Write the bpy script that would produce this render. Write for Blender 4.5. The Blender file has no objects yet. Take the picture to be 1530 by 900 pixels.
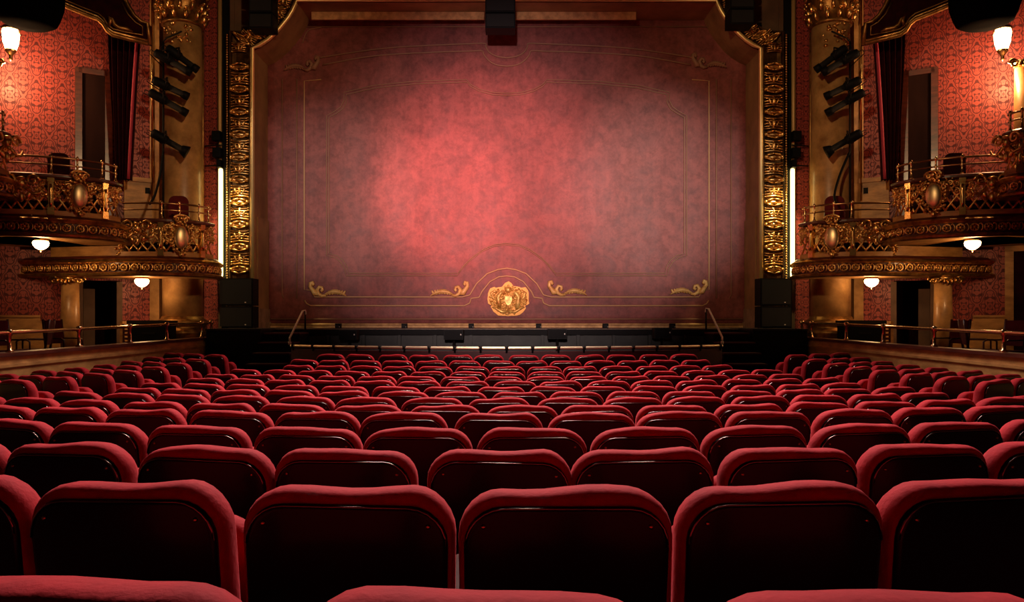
import bpy, bmesh, math, random
from mathutils import Vector, Matrix
random.seed(7)
S = bpy.context.scene
COL = S.collection
PI = math.pi
EYE = 1.35            # eye height above the floor at the rear rows
F = 1200.0            # focal length in pixels of a 1530 wide frame
CX, CY = 757.0, 480.0 # vanishing point of the photograph

# ---------------------------------------------------------------- camera
cd = bpy.data.cameras.new('camera'); cam = bpy.data.objects.new('camera', cd); COL.objects.link(cam)
cam.location = (0, 0, EYE); cam.rotation_euler = (PI/2, 0, 0)
cd.sensor_width = 36; cd.lens = F/1530*36; cd.shift_x = 8/1530; cd.shift_y = 30/1530
cd.clip_start = .05; cd.clip_end = 200
S.camera = cam
# ---------------------------------------------------------------- world, lights, exposure
w = bpy.data.worlds.new('world'); S.world = w; w.use_nodes = True
w.node_tree.nodes['Background'].inputs[0].default_value = (.02, .012, .01, 1)
w.node_tree.nodes['Background'].inputs[1].default_value = .25
vs = S.view_settings
vs.view_transform = 'Standard'; vs.look = 'None'; vs.gamma = 1; vs.use_curve_mapping = False; vs.exposure = 0.0

def Wp(px, py, d):
    """pixel + distance -> world"""
    return Vector(((px-CX)*d/F, d, EYE+(CY-py)*d/F))
def light(kind, name, loc, power, col, target=None, size=None, spot=None, blend=None, size_y=None):
    l = bpy.data.lights.new(name, kind); l.energy = power; l.color = col
    o = bpy.data.objects.new(name, l); COL.objects.link(o); o.location = loc
    if target is not None:
        o.rotation_euler = (Vector(target)-Vector(loc)).to_track_quat('-Z', 'Y').to_euler()
    if kind == 'AREA':
        l.size = size
        if size_y: l.shape = 'RECTANGLE'; l.size_y = size_y
    elif size is not None: l.shadow_soft_size = size
    if spot: l.spot_size = spot; l.spot_blend = blend
    return o
WARM = (1, .62, .30)
# house lights in the ceiling over the stalls
for yy, pw_, ty in ((14.5, 700, 9.0), (9.0, 300, 3.4)):
    hl = light('AREA', 'house_light', (0, yy, 9.5), pw_, (1, .80, .74), (0, ty, 0), 5, size_y=2)
    hl.data.spread = math.radians(84)
# follow spots and wash from the circle front behind the camera, on the safety curtain
FOH = Vector((.6, -3.0, 4.2))
light('SPOT', 'follow_spot', FOH, 17500, (1, .26, .245), Wp(665, 292, 20.1), .15, math.radians(10.5), .7)
light('SPOT', 'follow_spot', FOH+Vector((.6, 0, 0)), 26000, (1, .30, .28), Wp(730, 275, 20.1), .15, math.radians(18), 1)
light('SPOT', 'curtain_wash', (-.6, -3, 4.2), 14500, (1, .72, .66), Wp(755, 312, 20.1), .2, math.radians(28), 1)
light('SPOT', 'curtain_wash', (4.5, -3, 4.2), 14500, (1, .93, .84), Wp(985, 290, 20.1), .2, math.radians(15), 1)
light('SPOT', 'curtain_wash', (-4.5, -3, 4.2), 8000, (1, .93, .84), Wp(490, 290, 20.1), .2, math.radians(14), 1)
# unseen warm fill, added to brighten the gilding and columns
for s in (-1, 1):
    light('SPOT', 'gilding_fill', (-s*2.0, 3.0, 7.5), 2700, (1, .64, .32), (s*6.4, 18.9, 5.6), .25, math.radians(36), 1)

# ---------------------------------------------------------------- materials
MATS = {}
def mat(name, col, rough=.5, metal=0, spec=.5, coat=0, sheen=0, sheen_col=None, emit=None, estr=0):
    m = bpy.data.materials.new(name); m.use_nodes = True
    b = m.node_tree.nodes['Principled BSDF']; i = b.inputs
    i['Base Color'].default_value = (*col, 1); i['Roughness'].default_value = rough
    i['Metallic'].default_value = metal; i['Specular IOR Level'].default_value = spec
    i['Coat Weight'].default_value = coat; i['Sheen Weight'].default_value = sheen
    i['Coat Roughness'].default_value = .12
    if sheen_col: i['Sheen Tint'].default_value = (*sheen_col, 1); i['Sheen Roughness'].default_value = .45
    if emit: i['Emission Color'].default_value = (*emit, 1); i['Emission Strength'].default_value = estr
    MATS[name] = m
    return m
def N(m, t, **kw):
    n = m.node_tree.nodes.new(t)
    for k, v in kw.items(): setattr(n, k, v)
    return n
def L(m, a, b): m.node_tree.links.new(a, b)
def noisy(m, c1, c2, scale, detail=6, rough=.6, lo=.35, hi=.65, bump=0, bscale=None, stretch=None):
    """mottle the base colour between two pigments, optional bump"""
    b = m.node_tree.nodes['Principled BSDF']
    g = N(m, 'ShaderNodeNewGeometry'); src = g.outputs['Position']
    if stretch:
        mp = N(m, 'ShaderNodeMapping'); mp.inputs['Scale'].default_value = stretch
        L(m, src, mp.inputs['Vector']); src = mp.outputs[0]
    n = N(m, 'ShaderNodeTexNoise'); n.inputs['Scale'].default_value = scale
    n.inputs['Detail'].default_value = detail; n.inputs['Roughness'].default_value = rough
    L(m, src, n.inputs['Vector'])
    r = N(m, 'ShaderNodeValToRGB'); e = r.color_ramp.elements
    e[0].position = lo; e[0].color = (*c1, 1); e[1].position = hi; e[1].color = (*c2, 1)
    L(m, n.outputs['Fac'], r.inputs['Fac']); L(m, r.outputs['Color'], b.inputs['Base Color'])
    if bump:
        n2 = N(m, 'ShaderNodeTexNoise'); n2.inputs['Scale'].default_value = bscale or scale*3
        n2.inputs['Detail'].default_value = 4; L(m, src, n2.inputs['Vector'])
        bp = N(m, 'ShaderNodeBump'); bp.inputs['Strength'].default_value = bump; bp.inputs['Distance'].default_value = .02
        L(m, n2.outputs['Fac'], bp.inputs['Height']); L(m, bp.outputs[0], b.inputs['Normal'])
    return m
VELVET = noisy(mat('velvet', (.3, .01, .015), .85, spec=.15, sheen=.2, sheen_col=(1, .15, .17)),
               (.28, .006, .012), (.40, .011, .018), 9, bump=.15, bscale=60)
LACQ = mat('black_lacquer', (.003, .0015, .0015), .3, spec=.18, coat=.08)
DARKMETAL = mat('dark_metal', (.010, .008, .008), .6, metal=.2, spec=.2)
BLACK = mat('black_paint', (.005, .005, .006), .6, spec=.12)
MATTBLACK = mat('matt_black', (.0025, .0025, .003), .95, spec=.02)
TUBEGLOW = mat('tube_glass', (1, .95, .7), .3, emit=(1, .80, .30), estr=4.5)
RIM = mat('glint_metal', (.30, .20, .18), .16, metal=1)  # for the strip added to put glints on the seat panels
BLACKGR = mat('black_grille', (.016, .016, .017), .75, spec=.2)
PITBLACK = noisy(mat('pit_black', (.02, .025, .024), .6), (.012, .016, .016), (.03, .034, .032), 3)
MAROON = noisy(mat('maroon_paint', (.06, .006, .008), .6), (.05, .005, .007), (.08, .009, .012), 2)
CARPET = noisy(mat('carpet', (.05, .006, .008), .95, spec=.05), (.035, .004, .006), (.06, .008, .01), 20, bump=.2)
GOLD = noisy(mat('gilding', (.7, .4, .1), .33, metal=1), (.42, .20, .045), (1, .64, .24), 5, lo=.3, hi=.6, bump=.35, bscale=18)
GOLDB = noisy(mat('bright_gilding', (.9, .6, .2), .22, metal=1), (.75, .42, .12), (1, .70, .30), 4)
BEAD = mat('pale_gilding', (.95, .70, .30), .42, metal=.8)
GOLDD = noisy(mat('old_gilding', (.4, .2, .06), .42, metal=.85), (.16, .07, .018), (.50, .26, .075), 5, bump=.3, bscale=15)
GOLDSH = noisy(mat('shaded_gilding', (.1, .045, .012), .45, metal=.8), (.05, .02, .006), (.16, .075, .02), 6)  # frame ground darkened to paint shade into gaps between the carvings
BRASS = mat('brass', (.85, .58, .28), .2, metal=1)
BRASSR = mat('worn_brass', (.95, .78, .52), .42, metal=1)
BRASSD = mat('aged_brass', (.45, .27, .12), .28, metal=1)
MARBLE = noisy(mat('ochre_marble', (.4, .22, .08), .4, coat=.2), (.22, .10, .03), (.62, .35, .13), 2.2, detail=10, rough=.65, lo=.3, hi=.68)
CREAM = noisy(mat('ochre_paint', (.4, .24, .1), .5), (.32, .145, .04), (.60, .31, .095), 2.5, stretch=(1, 1, 3))
MAHOG = noisy(mat('mahogany', (.09, .018, .01), .35, coat=.3), (.05, .010, .006), (.12, .026, .014), 3, stretch=(1, 1, 5))
ARMWOOD = noisy(mat('arm_wood', (.04, .010, .006), .75, spec=.08), (.025, .006, .004), (.05, .013, .008), 6)
BROWN = noisy(mat('brown_plaster', (.12, .06, .03), .65), (.08, .038, .018), (.15, .075, .035), 1.5)
JAMB = noisy(mat('jamb_paint', (.2, .11, .05), .5), (.20, .105, .045), (.36, .20, .09), 1.5)
STONE = noisy(mat('plinth_stone', (.3, .18, .12), .6), (.2, .12, .08), (.38, .24, .16), 4)
DOORM = noisy(mat('door_brown', (.02, .008, .006), .8, spec=.08), (.016, .006, .005), (.026, .010, .008), 3, stretch=(1, 1, .2))
DARKVEL = noisy(mat('dark_velvet_and_shade', (.02, .002, .004), .9, spec=.05, sheen=.1, sheen_col=(1, .3, .3)), (.014, .002, .003), (.03, .003, .005), 6)  # velvet of the drapes; also paints the dark inside doorways
REDTRIM = mat('red_trim', (.45, .03, .07), .7, sheen=.4, sheen_col=(1, .4, .5))
CHAIRRED = noisy(mat('chair_red', (.1, .008, .01), .8, spec=.15), (.08, .006, .008), (.13, .01, .014), 8)
STEEL = mat('pale_steel', (.85, .78, .70), .4)
PLASTER = noisy(mat('ceiling_plaster', (.1, .06, .035), .8), (.08, .045, .025), (.12, .07, .04), 1)
GLOW = mat('lamp_glass', (1, .9, .7), .3, emit=(1, .62, .28), estr=20)
GLOWL = mat('lantern_glass', (1, .9, .7), .3, emit=(1, .72, .38), estr=22)
BOARD = noisy(mat('stage_boards', (.1, .06, .035), .5), (.07, .04, .02), (.14, .085, .05), 3, stretch=(6, .5, 1))
HEM = noisy(mat('curtain_hem', (.4, .24, .13), .7), (.45, .24, .10), (.78, .46, .20), 6)
LINE = mat('gold_paint', (.50, .28, .13), .5)
LINED = mat('dull_gold_paint', (.30, .15, .09), .6)
MEDAL = mat('burnished_gilding', (.95, .72, .40), .40, metal=1)
PLATE = mat('crest_ground', (.62, .30, .05), .5, metal=.3)
CREST = noisy(mat('crest_gold', (.9, .5, .2), .42, metal=.35), (.42, .15, .02), (.90, .62, .17), 11, lo=.35, hi=.6)
SCR = noisy(mat('scroll_gold', (.7, .42, .2), .5, metal=.1), (.60, .30, .08), (.85, .56, .20), 8)
LIGHTSTRIP = mat('gold_moulding', (.5, .32, .12), .45, metal=.3)

def curtain_mat():
    m = mat('painted_curtain', (.3, .06, .06), .55, spec=.35)
    b = m.node_tree.nodes['Principled BSDF']
    g = N(m, 'ShaderNodeNewGeometry')
    n = N(m, 'ShaderNodeTexNoise'); n.inputs['Scale'].default_value = 2.2; n.inputs['Detail'].default_value = 12
    n.inputs['Roughness'].default_value = .72; n.inputs['Distortion'].default_value = .6
    L(m, g.outputs['Position'], n.inputs['Vector'])
    r = N(m, 'ShaderNodeValToRGB'); e = r.color_ramp.elements
    e[0].position = .36; e[0].color = (.19, .050, .046, 1); e[1].position = .62; e[1].color = (.31, .086, .076, 1)
    L(m, n.outputs['Fac'], r.inputs['Fac'])
    # woven canvas: fine vertical and horizontal streaks
    mp = N(m, 'ShaderNodeMapping'); mp.inputs['Scale'].default_value = (9, 1, .35); L(m, g.outputs['Position'], mp.inputs['Vector'])
    n2 = N(m, 'ShaderNodeTexNoise'); n2.inputs['Scale'].default_value = 1.4; n2.inputs['Detail'].default_value = 5; L(m, mp.outputs[0], n2.inputs['Vector'])
    mx = N(m, 'ShaderNodeMix', data_type='RGBA', blend_type='MULTIPLY'); mx.inputs['Factor'].default_value = .22
    r2 = N(m, 'ShaderNodeValToRGB'); r2.color_ramp.elements[0].position = .3; r2.color_ramp.elements[1].position = .6
    r2.color_ramp.elements[0].color = (.55, .55, .55, 1)
    L(m, n2.outputs['Fac'], r2.inputs['Fac']); L(m, r.outputs['Color'], mx.inputs['A']); L(m, r2.outputs['Color'], mx.inputs['B'])
    # fine speckle
    n3 = N(m, 'ShaderNodeTexNoise'); n3.inputs['Scale'].default_value = 5; n3.inputs['Detail'].default_value = 8; n3.inputs['Roughness'].default_value = .8
    L(m, g.outputs['Position'], n3.inputs['Vector'])
    r3 = N(m, 'ShaderNodeValToRGB'); r3.color_ramp.elements[0].position = .38; r3.color_ramp.elements[1].position = .56
    r3.color_ramp.elements[0].color = (.6, .56, .56, 1)
    L(m, n3.outputs['Fac'], r3.inputs['Fac'])
    mx2 = N(m, 'ShaderNodeMix', data_type='RGBA', blend_type='MULTIPLY'); mx2.inputs['Factor'].default_value = .85
    L(m, mx.outputs['Result'], mx2.inputs['A']); L(m, r3.outputs['Color'], mx2.inputs['B'])
    L(m, mx2.outputs['Result'], b.inputs['Base Color'])
    rr = N(m, 'ShaderNodeMapRange'); rr.inputs['To Min'].default_value = .42; rr.inputs['To Max'].default_value = .7
    L(m, n.outputs['Fac'], rr.inputs['Value']); L(m, rr.outputs[0], b.inputs['Roughness'])
    bp = N(m, 'ShaderNodeBump'); bp.inputs['Strength'].default_value = .25; bp.inputs['Distance'].default_value = .02
    L(m, n3.outputs['Fac'], bp.inputs['Height']); L(m, bp.outputs[0], b.inputs['Normal'])
    return m
CURT = curtain_mat()

def damask(name, direction, w=.50, h=.84):
    """half-drop ogee brocade, u along the wall, v up"""
    m = mat(name, (.3, .03, .03), .6, spec=.35)
    b = m.node_tree.nodes['Principled BSDF']
    g = N(m, 'ShaderNodeNewGeometry')
    def M(op, a, bb=None, c=None):
        n = N(m, 'ShaderNodeMath', operation=op)
        for k, x in enumerate((a, bb, c)):
            if x is None: continue
            if isinstance(x, (int, float)): n.inputs[k].default_value = x
            else: L(m, x, n.inputs[k])
        return n.outputs[0]
    dt = N(m, 'ShaderNodeVectorMath', operation='DOT_PRODUCT'); dt.inputs[1].default_value = (direction[0], direction[1], 0)
    L(m, g.outputs['Position'], dt.inputs[0])
    sp = N(m, 'ShaderNodeSeparateXYZ'); L(m, g.outputs['Position'], sp.inputs[0])
    x = M('MULTIPLY', dt.outputs['Value'], 2*PI/w); y = M('MULTIPLY', sp.outputs['Z'], 2*PI/h)
    # ogee lattice
    y1 = M('ADD', y, M('MULTIPLY', M('SINE', M('MULTIPLY', y, 2)), .22))
    Fv = M('ADD', M('COSINE', x), M('COSINE', y1))
    wv = M('MULTIPLY', M('SINE', M('MULTIPLY', y, 6)), .10)
    Fw = M('ADD', Fv, wv)
    frame = M('MAXIMUM', M('LESS_THAN', M('ABSOLUTE', M('ADD', Fw, .24)), .11), M('LESS_THAN', M('ABSOLUTE', M('SUBTRACT', Fw, .26)), .09))
    petals = M('MULTIPLY', M('COSINE', M('MULTIPLY', x, 3)), M('COSINE', M('MULTIPLY', y, 2)))
    petals2 = M('MULTIPLY', M('COSINE', M('MULTIPLY', x, 4)), M('COSINE', M('MULTIPLY', y, 5)))
    inside = M('GREATER_THAN', M('ABSOLUTE', Fw), .42)
    leaf = M('LESS_THAN', M('ABSOLUTE', M('SINE', M('ADD', M('MULTIPLY', Fv, 3.6), M('ADD', M('MULTIPLY', petals, 1.7), M('MULTIPLY', petals2, 1.2))))), .42)
    motif = M('MULTIPLY', leaf, inside)
    pat = M('MAXIMUM', frame, motif)
    n = N(m, 'ShaderNodeTexNoise'); n.inputs['Scale'].default_value = 1.5; n.inputs['Detail'].default_value = 6
    L(m, g.outputs['Position'], n.inputs['Vector'])
    mx = N(m, 'ShaderNodeMix', data_type='RGBA'); L(m, pat, mx.inputs['Factor'])
    mx.inputs['A'].default_value = (.31, .052, .038, 1); mx.inputs['B'].default_value = (.085, .012, .014, 1)
    L(m, mx.outputs['Result'], b.inputs['Base Color'])
    rg = M('MULTIPLY_ADD', pat, .25, .42); L(m, rg, b.inputs['Roughness'])
    return m

# ---------------------------------------------------------------- mesh helper
class MB:
    def __init__(s): s.v = []; s.f = []; s.sm = []
    def add(s, vs, fs, smooth=False):
        o = len(s.v); s.v += [tuple(v) for v in vs]
        for f in fs: s.f.append([o+i for i in f]); s.sm.append(smooth)
        return s
    def box(s, x0, x1, y0, y1, z0, z1):
        x0, x1 = min(x0, x1), max(x0, x1); y0, y1 = min(y0, y1), max(y0, y1); z0, z1 = min(z0, z1), max(z0, z1)
        return s.add([(x0,y0,z0),(x1,y0,z0),(x1,y1,z0),(x0,y1,z0),(x0,y0,z1),(x1,y0,z1),(x1,y1,z1),(x0,y1,z1)],
                     [(0,3,2,1),(4,5,6,7),(0,1,5,4),(1,2,6,5),(2,3,7,6),(3,0,4,7)])
    def obox(s, c, u, v, w):
        """oriented box: centre, three half vectors"""
        c, u, v, w = Vector(c), Vector(u), Vector(v), Vector(w)
        P = [c+a*u+b*v+d*w for d in (-1,1) for a, b in ((-1,-1),(1,-1),(1,1),(-1,1))]
        return s.add(P, [(0,3,2,1),(4,5,6,7),(0,1,5,4),(1,2,6,5),(2,3,7,6),(3,0,4,7)])
    def tube(s, pts, r, n=8, closed=False, smooth=True):
        pts = [Vector(p) for p in pts]; k = len(pts)
        rs = r if isinstance(r, (list, tuple)) else [r]*k
        V = []; up = None
        for i, p in enumerate(pts):
            a = pts[(i-1) % k] if (closed or i > 0) else p
            b = pts[(i+1) % k] if (closed or i < k-1) else p
            t = (b-a)
            t = t.normalized() if t.length > 1e-9 else Vector((0,0,1))
            if up is None: up = Vector((0,0,1)) if abs(t.z) < .9 else Vector((1,0,0))
            u = up - t*up.dot(t)
            if u.length < 1e-6: u = t.orthogonal()
            u.normalize(); up = u; q = t.cross(u)
            for j in range(n):
                an = 2*PI*j/n; V.append(p+(u*math.cos(an)+q*math.sin(an))*rs[i])
        Fc = []
        for i in range(k if closed else k-1):
            for j in range(n):
                a = i*n+j; b = i*n+(j+1) % n; c = ((i+1) % k)*n+(j+1) % n; d = ((i+1) % k)*n+j
                Fc.append((a, b, c, d))
        if not closed: Fc += [tuple(range(n))[::-1], tuple((k-1)*n+j for j in range(n))]
        return s.add(V, Fc, smooth)
    def lathe(s, prof, c=(0,0,0), n=24, axis=None, smooth=True):
        """prof = (radius, height) about z or the given axis, closed with caps"""
        c = Vector(c); R = Vector((0,0,1)).rotation_difference(Vector(axis)).to_matrix() if axis is not None else Matrix.Identity(3)
        V = []
        for r, z in prof:
            for j in range(n):
                an = 2*PI*j/n; V.append(c+R @ Vector((r*math.cos(an), r*math.sin(an), z)))
        k = len(prof); Fc = []
        for i in range(k-1):
            for j in range(n):
                Fc.append((i*n+j, i*n+(j+1) % n, (i+1)*n+(j+1) % n, (i+1)*n+j))
        Fc += [tuple(range(n))[::-1], tuple((k-1)*n+j for j in range(n))]
        return s.add(V, Fc, smooth)
    def ell(s, c, rx, ry, rz, R=None, nu=8, nv=5):
        c = Vector(c); R = R or Matrix.Identity(3); V = [c+R @ Vector((0,0,rz))]
        for i in range(1, nv):
            ph = PI*i/nv
            for j in range(nu):
                th = 2*PI*j/nu
                V.append(c+R @ Vector((rx*math.sin(ph)*math.cos(th), ry*math.sin(ph)*math.sin(th), rz*math.cos(ph))))
        V.append(c+R @ Vector((0,0,-rz))); e = len(V)-1; Fc = []
        for j in range(nu): Fc.append((0, 1+j, 1+(j+1) % nu)); Fc.append((e, 1+(nv-2)*nu+(j+1) % nu, 1+(nv-2)*nu+j))
        for i in range(nv-2):
            for j in range(nu): Fc.append((1+i*nu+j, 1+(i+1)*nu+j, 1+(i+1)*nu+(j+1) % nu, 1+i*nu+(j+1) % nu))
        return s.add(V, Fc, True)
    def prism(s, poly, vec, smooth=False):
        poly = [Vector(p) for p in poly]; vec = Vector(vec); n = len(poly)
        return s.add(poly+[p+vec for p in poly], [tuple(range(n))[::-1], tuple(range(n, 2*n))]+[(i, (i+1) % n, n+(i+1) % n, n+i) for i in range(n)], smooth)
    def rows(s, grid, smooth=True, closed_v=False, closed_u=False, caps=False):
        """grid of points: list of rows"""
        k = len(grid); n = len(grid[0]); V = [p for r in grid for p in r]; Fc = []
        for i in range(k if closed_u else k-1):
            for j in range(n if closed_v else n-1):
                i2 = (i+1) % k; j2 = (j+1) % n
                Fc.append((i*n+j, i*n+j2, i2*n+j2, i2*n+j))
        if caps: Fc += [tuple(range(n))[::-1], tuple((k-1)*n+j for j in range(n))]
        return s.add(V, Fc, smooth)
    def mesh(s, name, m):
        me = bpy.data.meshes.new(name); me.from_pydata(s.v, [], s.f)
        me.polygons.foreach_set('use_smooth', s.sm)
        bm = bmesh.new(); bm.from_mesh(me); bmesh.ops.recalc_face_normals(bm, faces=bm.faces); bm.to_mesh(me); bm.free()
        if m: me.materials.append(m)
        return me
    def build(s, name, m, parent=None, **tags):
        o = bpy.data.objects.new(name, s.mesh(name, m)); COL.objects.link(o)
        if parent is not None:
            o.parent = parent; o.matrix_parent_inverse = Matrix.Translation(-world_loc(parent)) if not has_rot(parent) else parent.matrix_basis.inverted()
        for k, v in tags.items(): o[k] = v
        return o
def world_loc(o): return Vector(o.location)
def has_rot(o): return any(abs(a) > 1e-9 for a in o.rotation_euler)
def put(name, me, parent, M=None):
    """place shared mesh data as a child in world coordinates"""
    o = bpy.data.objects.new(name, me); COL.objects.link(o)
    if parent is not None: o.parent = parent; o.matrix_parent_inverse = parent.matrix_basis.inverted()
    if M is not None: o.matrix_basis = M
    return o
def thing(name, loc, label, cat, group=None):
    o = bpy.data.objects.new(name, None); COL.objects.link(o); o.location = loc; o.empty_display_size = .1
    o['label'] = label; o['category'] = cat
    if group: o['group'] = group
    return o
def tag(o, label, cat, group=None):
    o['label'] = label; o['category'] = cat
    if group: o['group'] = group
    return o
def struct(o): o['kind'] = 'structure'; return o
def arcpts(c, r, a0, a1, n, f): return [f(c[0]+r*math.cos(a0+(a1-a0)*i/n), c[1]+r*math.sin(a0+(a1-a0)*i/n)) for i in range(n+1)]
def catmull(P, per=8):
    out = []
    for i in range(len(P)-1):
        p0 = P[max(i-1, 0)]; p1 = P[i]; p2 = P[i+1]; p3 = P[min(i+2, len(P)-1)]
        for k in range(per):
            t = k/per
            out.append(tuple(.5*((2*b)+(-a+c)*t+(2*a-5*b+4*c-d)*t*t+(-a+3*b-3*c+d)*t**3) for a, b, c, d in zip(p0, p1, p2, p3)))
    out.append(tuple(P[-1])); return out
SIDE = {-1: 'left', 1: 'right'}
def X(s, px, d): return s*(CX-px)*d/F        # left-hand pixel column -> x on side s
def Z(py, d): return EYE+(CY-py)*d/F
ZE = lambda z: EYE+z                          # height relative to the eye

# ================================================================ SETTING
HT = [(-6,.30),(0,.34),(1.1,.37),(1.98,.415),(2.88,.47),(3.81,.515),(4.7,.545),(5.6,.596),(6.5,.63),(7.4,.66),(8.3,.685),(9.2,.695),(10.1,.705),(11,.70),(11.9,.68),(12.8,.64),(13.7,.585),(14.6,.56),(19,.56)]
def Hd(d):
    for (a, x), (b, y) in zip(HT, HT[1:]):
        if d <= b: t = (d-a)/(b-a); return x+(y-x)*t
    return HT[-1][1]
def smooth(t): t = max(0, min(1, t)); return t*t*(3-2*t)
TOP = .93
def floor_z(x, y): return EYE-Hd(y-x*x/28)-TOP+.05*smooth((abs(x)-4.3)/.6)
mb = MB(); g = []
ys = [-6+.5*i for i in range(50)]
xs = [-6.55+13.1*i/26 for i in range(27)]
mb.rows([[(x, y, floor_z(x, y)) for x in xs] for y in ys])
mb.add([(-6.55,-6,-.9),(6.55,-6,-.9),(6.55,18.5,-.9),(-6.55,18.5,-.9)], [(0,1,2,3)])
struct(mb.build('floor', CARPET))

# wall lines of the opera boxes (left-hand pixel, distance)
WA = (19.2, 248); WB = (17.4, 0)
def wallxy(s, px):
    """point of the box back wall seen in pixel column px"""
    ax, ay = (WA[1]-CX)*WA[0]/F, WA[0]; bx, by = (WB[1]-CX)*WB[0]/F, WB[0]
    k = (px-CX)/F
    t = (k*ay-ax)/((bx-ax)-k*(by-ay))
    return Vector((-s*(ax+t*(bx-ax)), ay+t*(by-ay)))
DAM = {}
for s in (-1, 1):
    a = wallxy(s, 248); b = wallxy(s, 0); dv = (b-a).normalized(); DAM[s] = damask('damask_'+SIDE[s], dv)
DAMF = damask('damask_front', (1, 0), .34, .6)
BOXZ = -.95   # floor behind the parapets, relative to eye
def slab(mbb, a, b, z0, z1, off=0, th=.06):
    """upright slab from plan point a to b, its face pushed off towards the audience"""
    a, b = Vector(a), Vector(b); dv = (b-a).normalized(); n = Vector((dv.y, -dv.x))
    if n.y > 0: n = -n
    p = [a+n*off, b+n*off, b+n*(off-th), a+n*(off-th)]
    mbb.prism([(q.x, q.y, z0) for q in p], (0, 0, z1-z0))
for s in (-1, 1):
    nm = SIDE[s]
    far = wallxy(s, 0)+(wallxy(s, 0)-wallxy(s, 248))*.95
    mb = MB()
    slab(mb, wallxy(s, 248), far, ZE(.93), 11.9)                       # above the door head
    slab(mb, wallxy(s, 248), wallxy(s, 178), ZE(BOXZ), ZE(.95))
    slab(mb, wallxy(s, 119), far, ZE(BOXZ), ZE(.95))
    wl = struct(mb.build('wall_'+nm, DAM[s]))
    mb = MB(); slab(mb, far, (far.x, -6), ZE(-1.7), 11.9)
    struct(mb.build('wall_'+nm, BROWN))
    # passage recess, lined near-black to paint in its shade
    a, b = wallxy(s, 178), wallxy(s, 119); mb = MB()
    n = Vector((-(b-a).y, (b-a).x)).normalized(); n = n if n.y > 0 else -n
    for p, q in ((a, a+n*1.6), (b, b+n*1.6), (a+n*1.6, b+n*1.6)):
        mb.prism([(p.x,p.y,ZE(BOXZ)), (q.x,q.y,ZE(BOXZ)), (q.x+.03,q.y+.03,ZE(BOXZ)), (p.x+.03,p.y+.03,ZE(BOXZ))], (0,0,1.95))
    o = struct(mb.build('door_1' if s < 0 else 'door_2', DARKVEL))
    mb = MB()
    for p in (a, b):
        mb.obox((p.x-n.x*.04, p.y-n.y*.04, ZE(-.02)), ((b-a).normalized().x*.06, (b-a).normalized().y*.06, 0), (n.x*.06, n.y*.06, 0), (0,0,.93))
    mb.build('door_frame', BROWN, o)
    mb = MB(); c1 = b+(a-b)*.28+n*.9
    mb.obox((c1.x, c1.y, ZE(-.1)), ((a-b).normalized().x*.12, (a-b).normalized().y*.12, 0), (n.x*.5, n.y*.5, 0), (0,0,.85))
    mb.build('return_panel', BROWN, o)
    # wainscot of the stalls boxes, chair rail
    mb = MB(); slab(mb, wallxy(s, 92), wallxy(s, 60), ZE(BOXZ), ZE(0), .05); slab(mb, wallxy(s, 60), far, ZE(BOXZ), ZE(.13), .07)
    slab(mb, wallxy(s, 92), wallxy(s, 60), ZE(-.05), ZE(0), .08); slab(mb, wallxy(s, 60), far, ZE(.08), ZE(.13), .10)
    slab(mb, wallxy(s, 190), wallxy(s, 178), ZE(BOXZ), ZE(0), .07)
    struct(mb.build('trim_1' if s < 0 else 'trim_2', CREAM))
    # stone dado of the upper level
    mb = MB(); slab(mb, wallxy(s, 246), wallxy(s, 185), ZE(1.6), ZE(3.32), .09); slab(mb, wallxy(s, 246), wallxy(s, 185), ZE(3.26), ZE(3.36), .13)
    struct(mb.build('trim_3' if s < 0 else 'trim_4', CREAM))
    mb = MB(); slab(mb, wallxy(s, 223), wallxy(s, 216), ZE(3.0), ZE(3.14), .10)
    mb.build('vent', BLACK, bpy.data.objects['trim_3' if s < 0 else 'trim_4'])
    # door to the upper box
    a, b = wallxy(s, 160), wallxy(s, 117)
    z1 = Z(113, (a.y+b.y)/2); mb = MB(); slab(mb, a, b, ZE(2.2), z1, .07)
    o = struct(mb.build('door_3' if s < 0 else 'door_4', DOORM))
    mb = MB(); e = (b-a).normalized()
    slab(mb, b-e*.07, b+e*.07, ZE(2.2), z1+.12, .11); slab(mb, a-e*.1, a+e*.05, ZE(2.2), z1+.12, .11); slab(mb, a, b, z1, z1+.12, .11)
    mb.build('door_frame', MAHOG, o)
    # floor of the stalls boxes
    mb = MB()
    mb.prism([(s*6.4, -6, ZE(BOXZ-.1)), (far.x, -6, ZE(BOXZ-.1)), (far.x, far.y, ZE(BOXZ-.1)), (*wallxy(s, 248), ZE(BOXZ-.1)), (s*6.4, 19.2, ZE(BOXZ-.1))], (0,0,.1))
    struct(mb.build('floor', CARPET))
# right-hand doorway with ochre frame; a near-black slab paints the dark beyond
for s in (1,):
    o = None
    a, b = wallxy(s, 1), wallxy(s, -40); mb = MB(); slab(mb, a, b, ZE(BOXZ), ZE(1.5), .12)
    o = struct(mb.build('doorway_dark', DARKVEL))
    e = (b-a).normalized(); mb = MB()
    slab(mb, a-e*.14, a+e*.02, ZE(BOXZ), ZE(1.62), .18); slab(mb, b, b+e*.14, ZE(BOXZ), ZE(1.62), .18); slab(mb, a-e*.14, b+e*.14, ZE(1.5), ZE(1.62), .18)
    mb.build('door_frame', CREAM, o)

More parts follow.
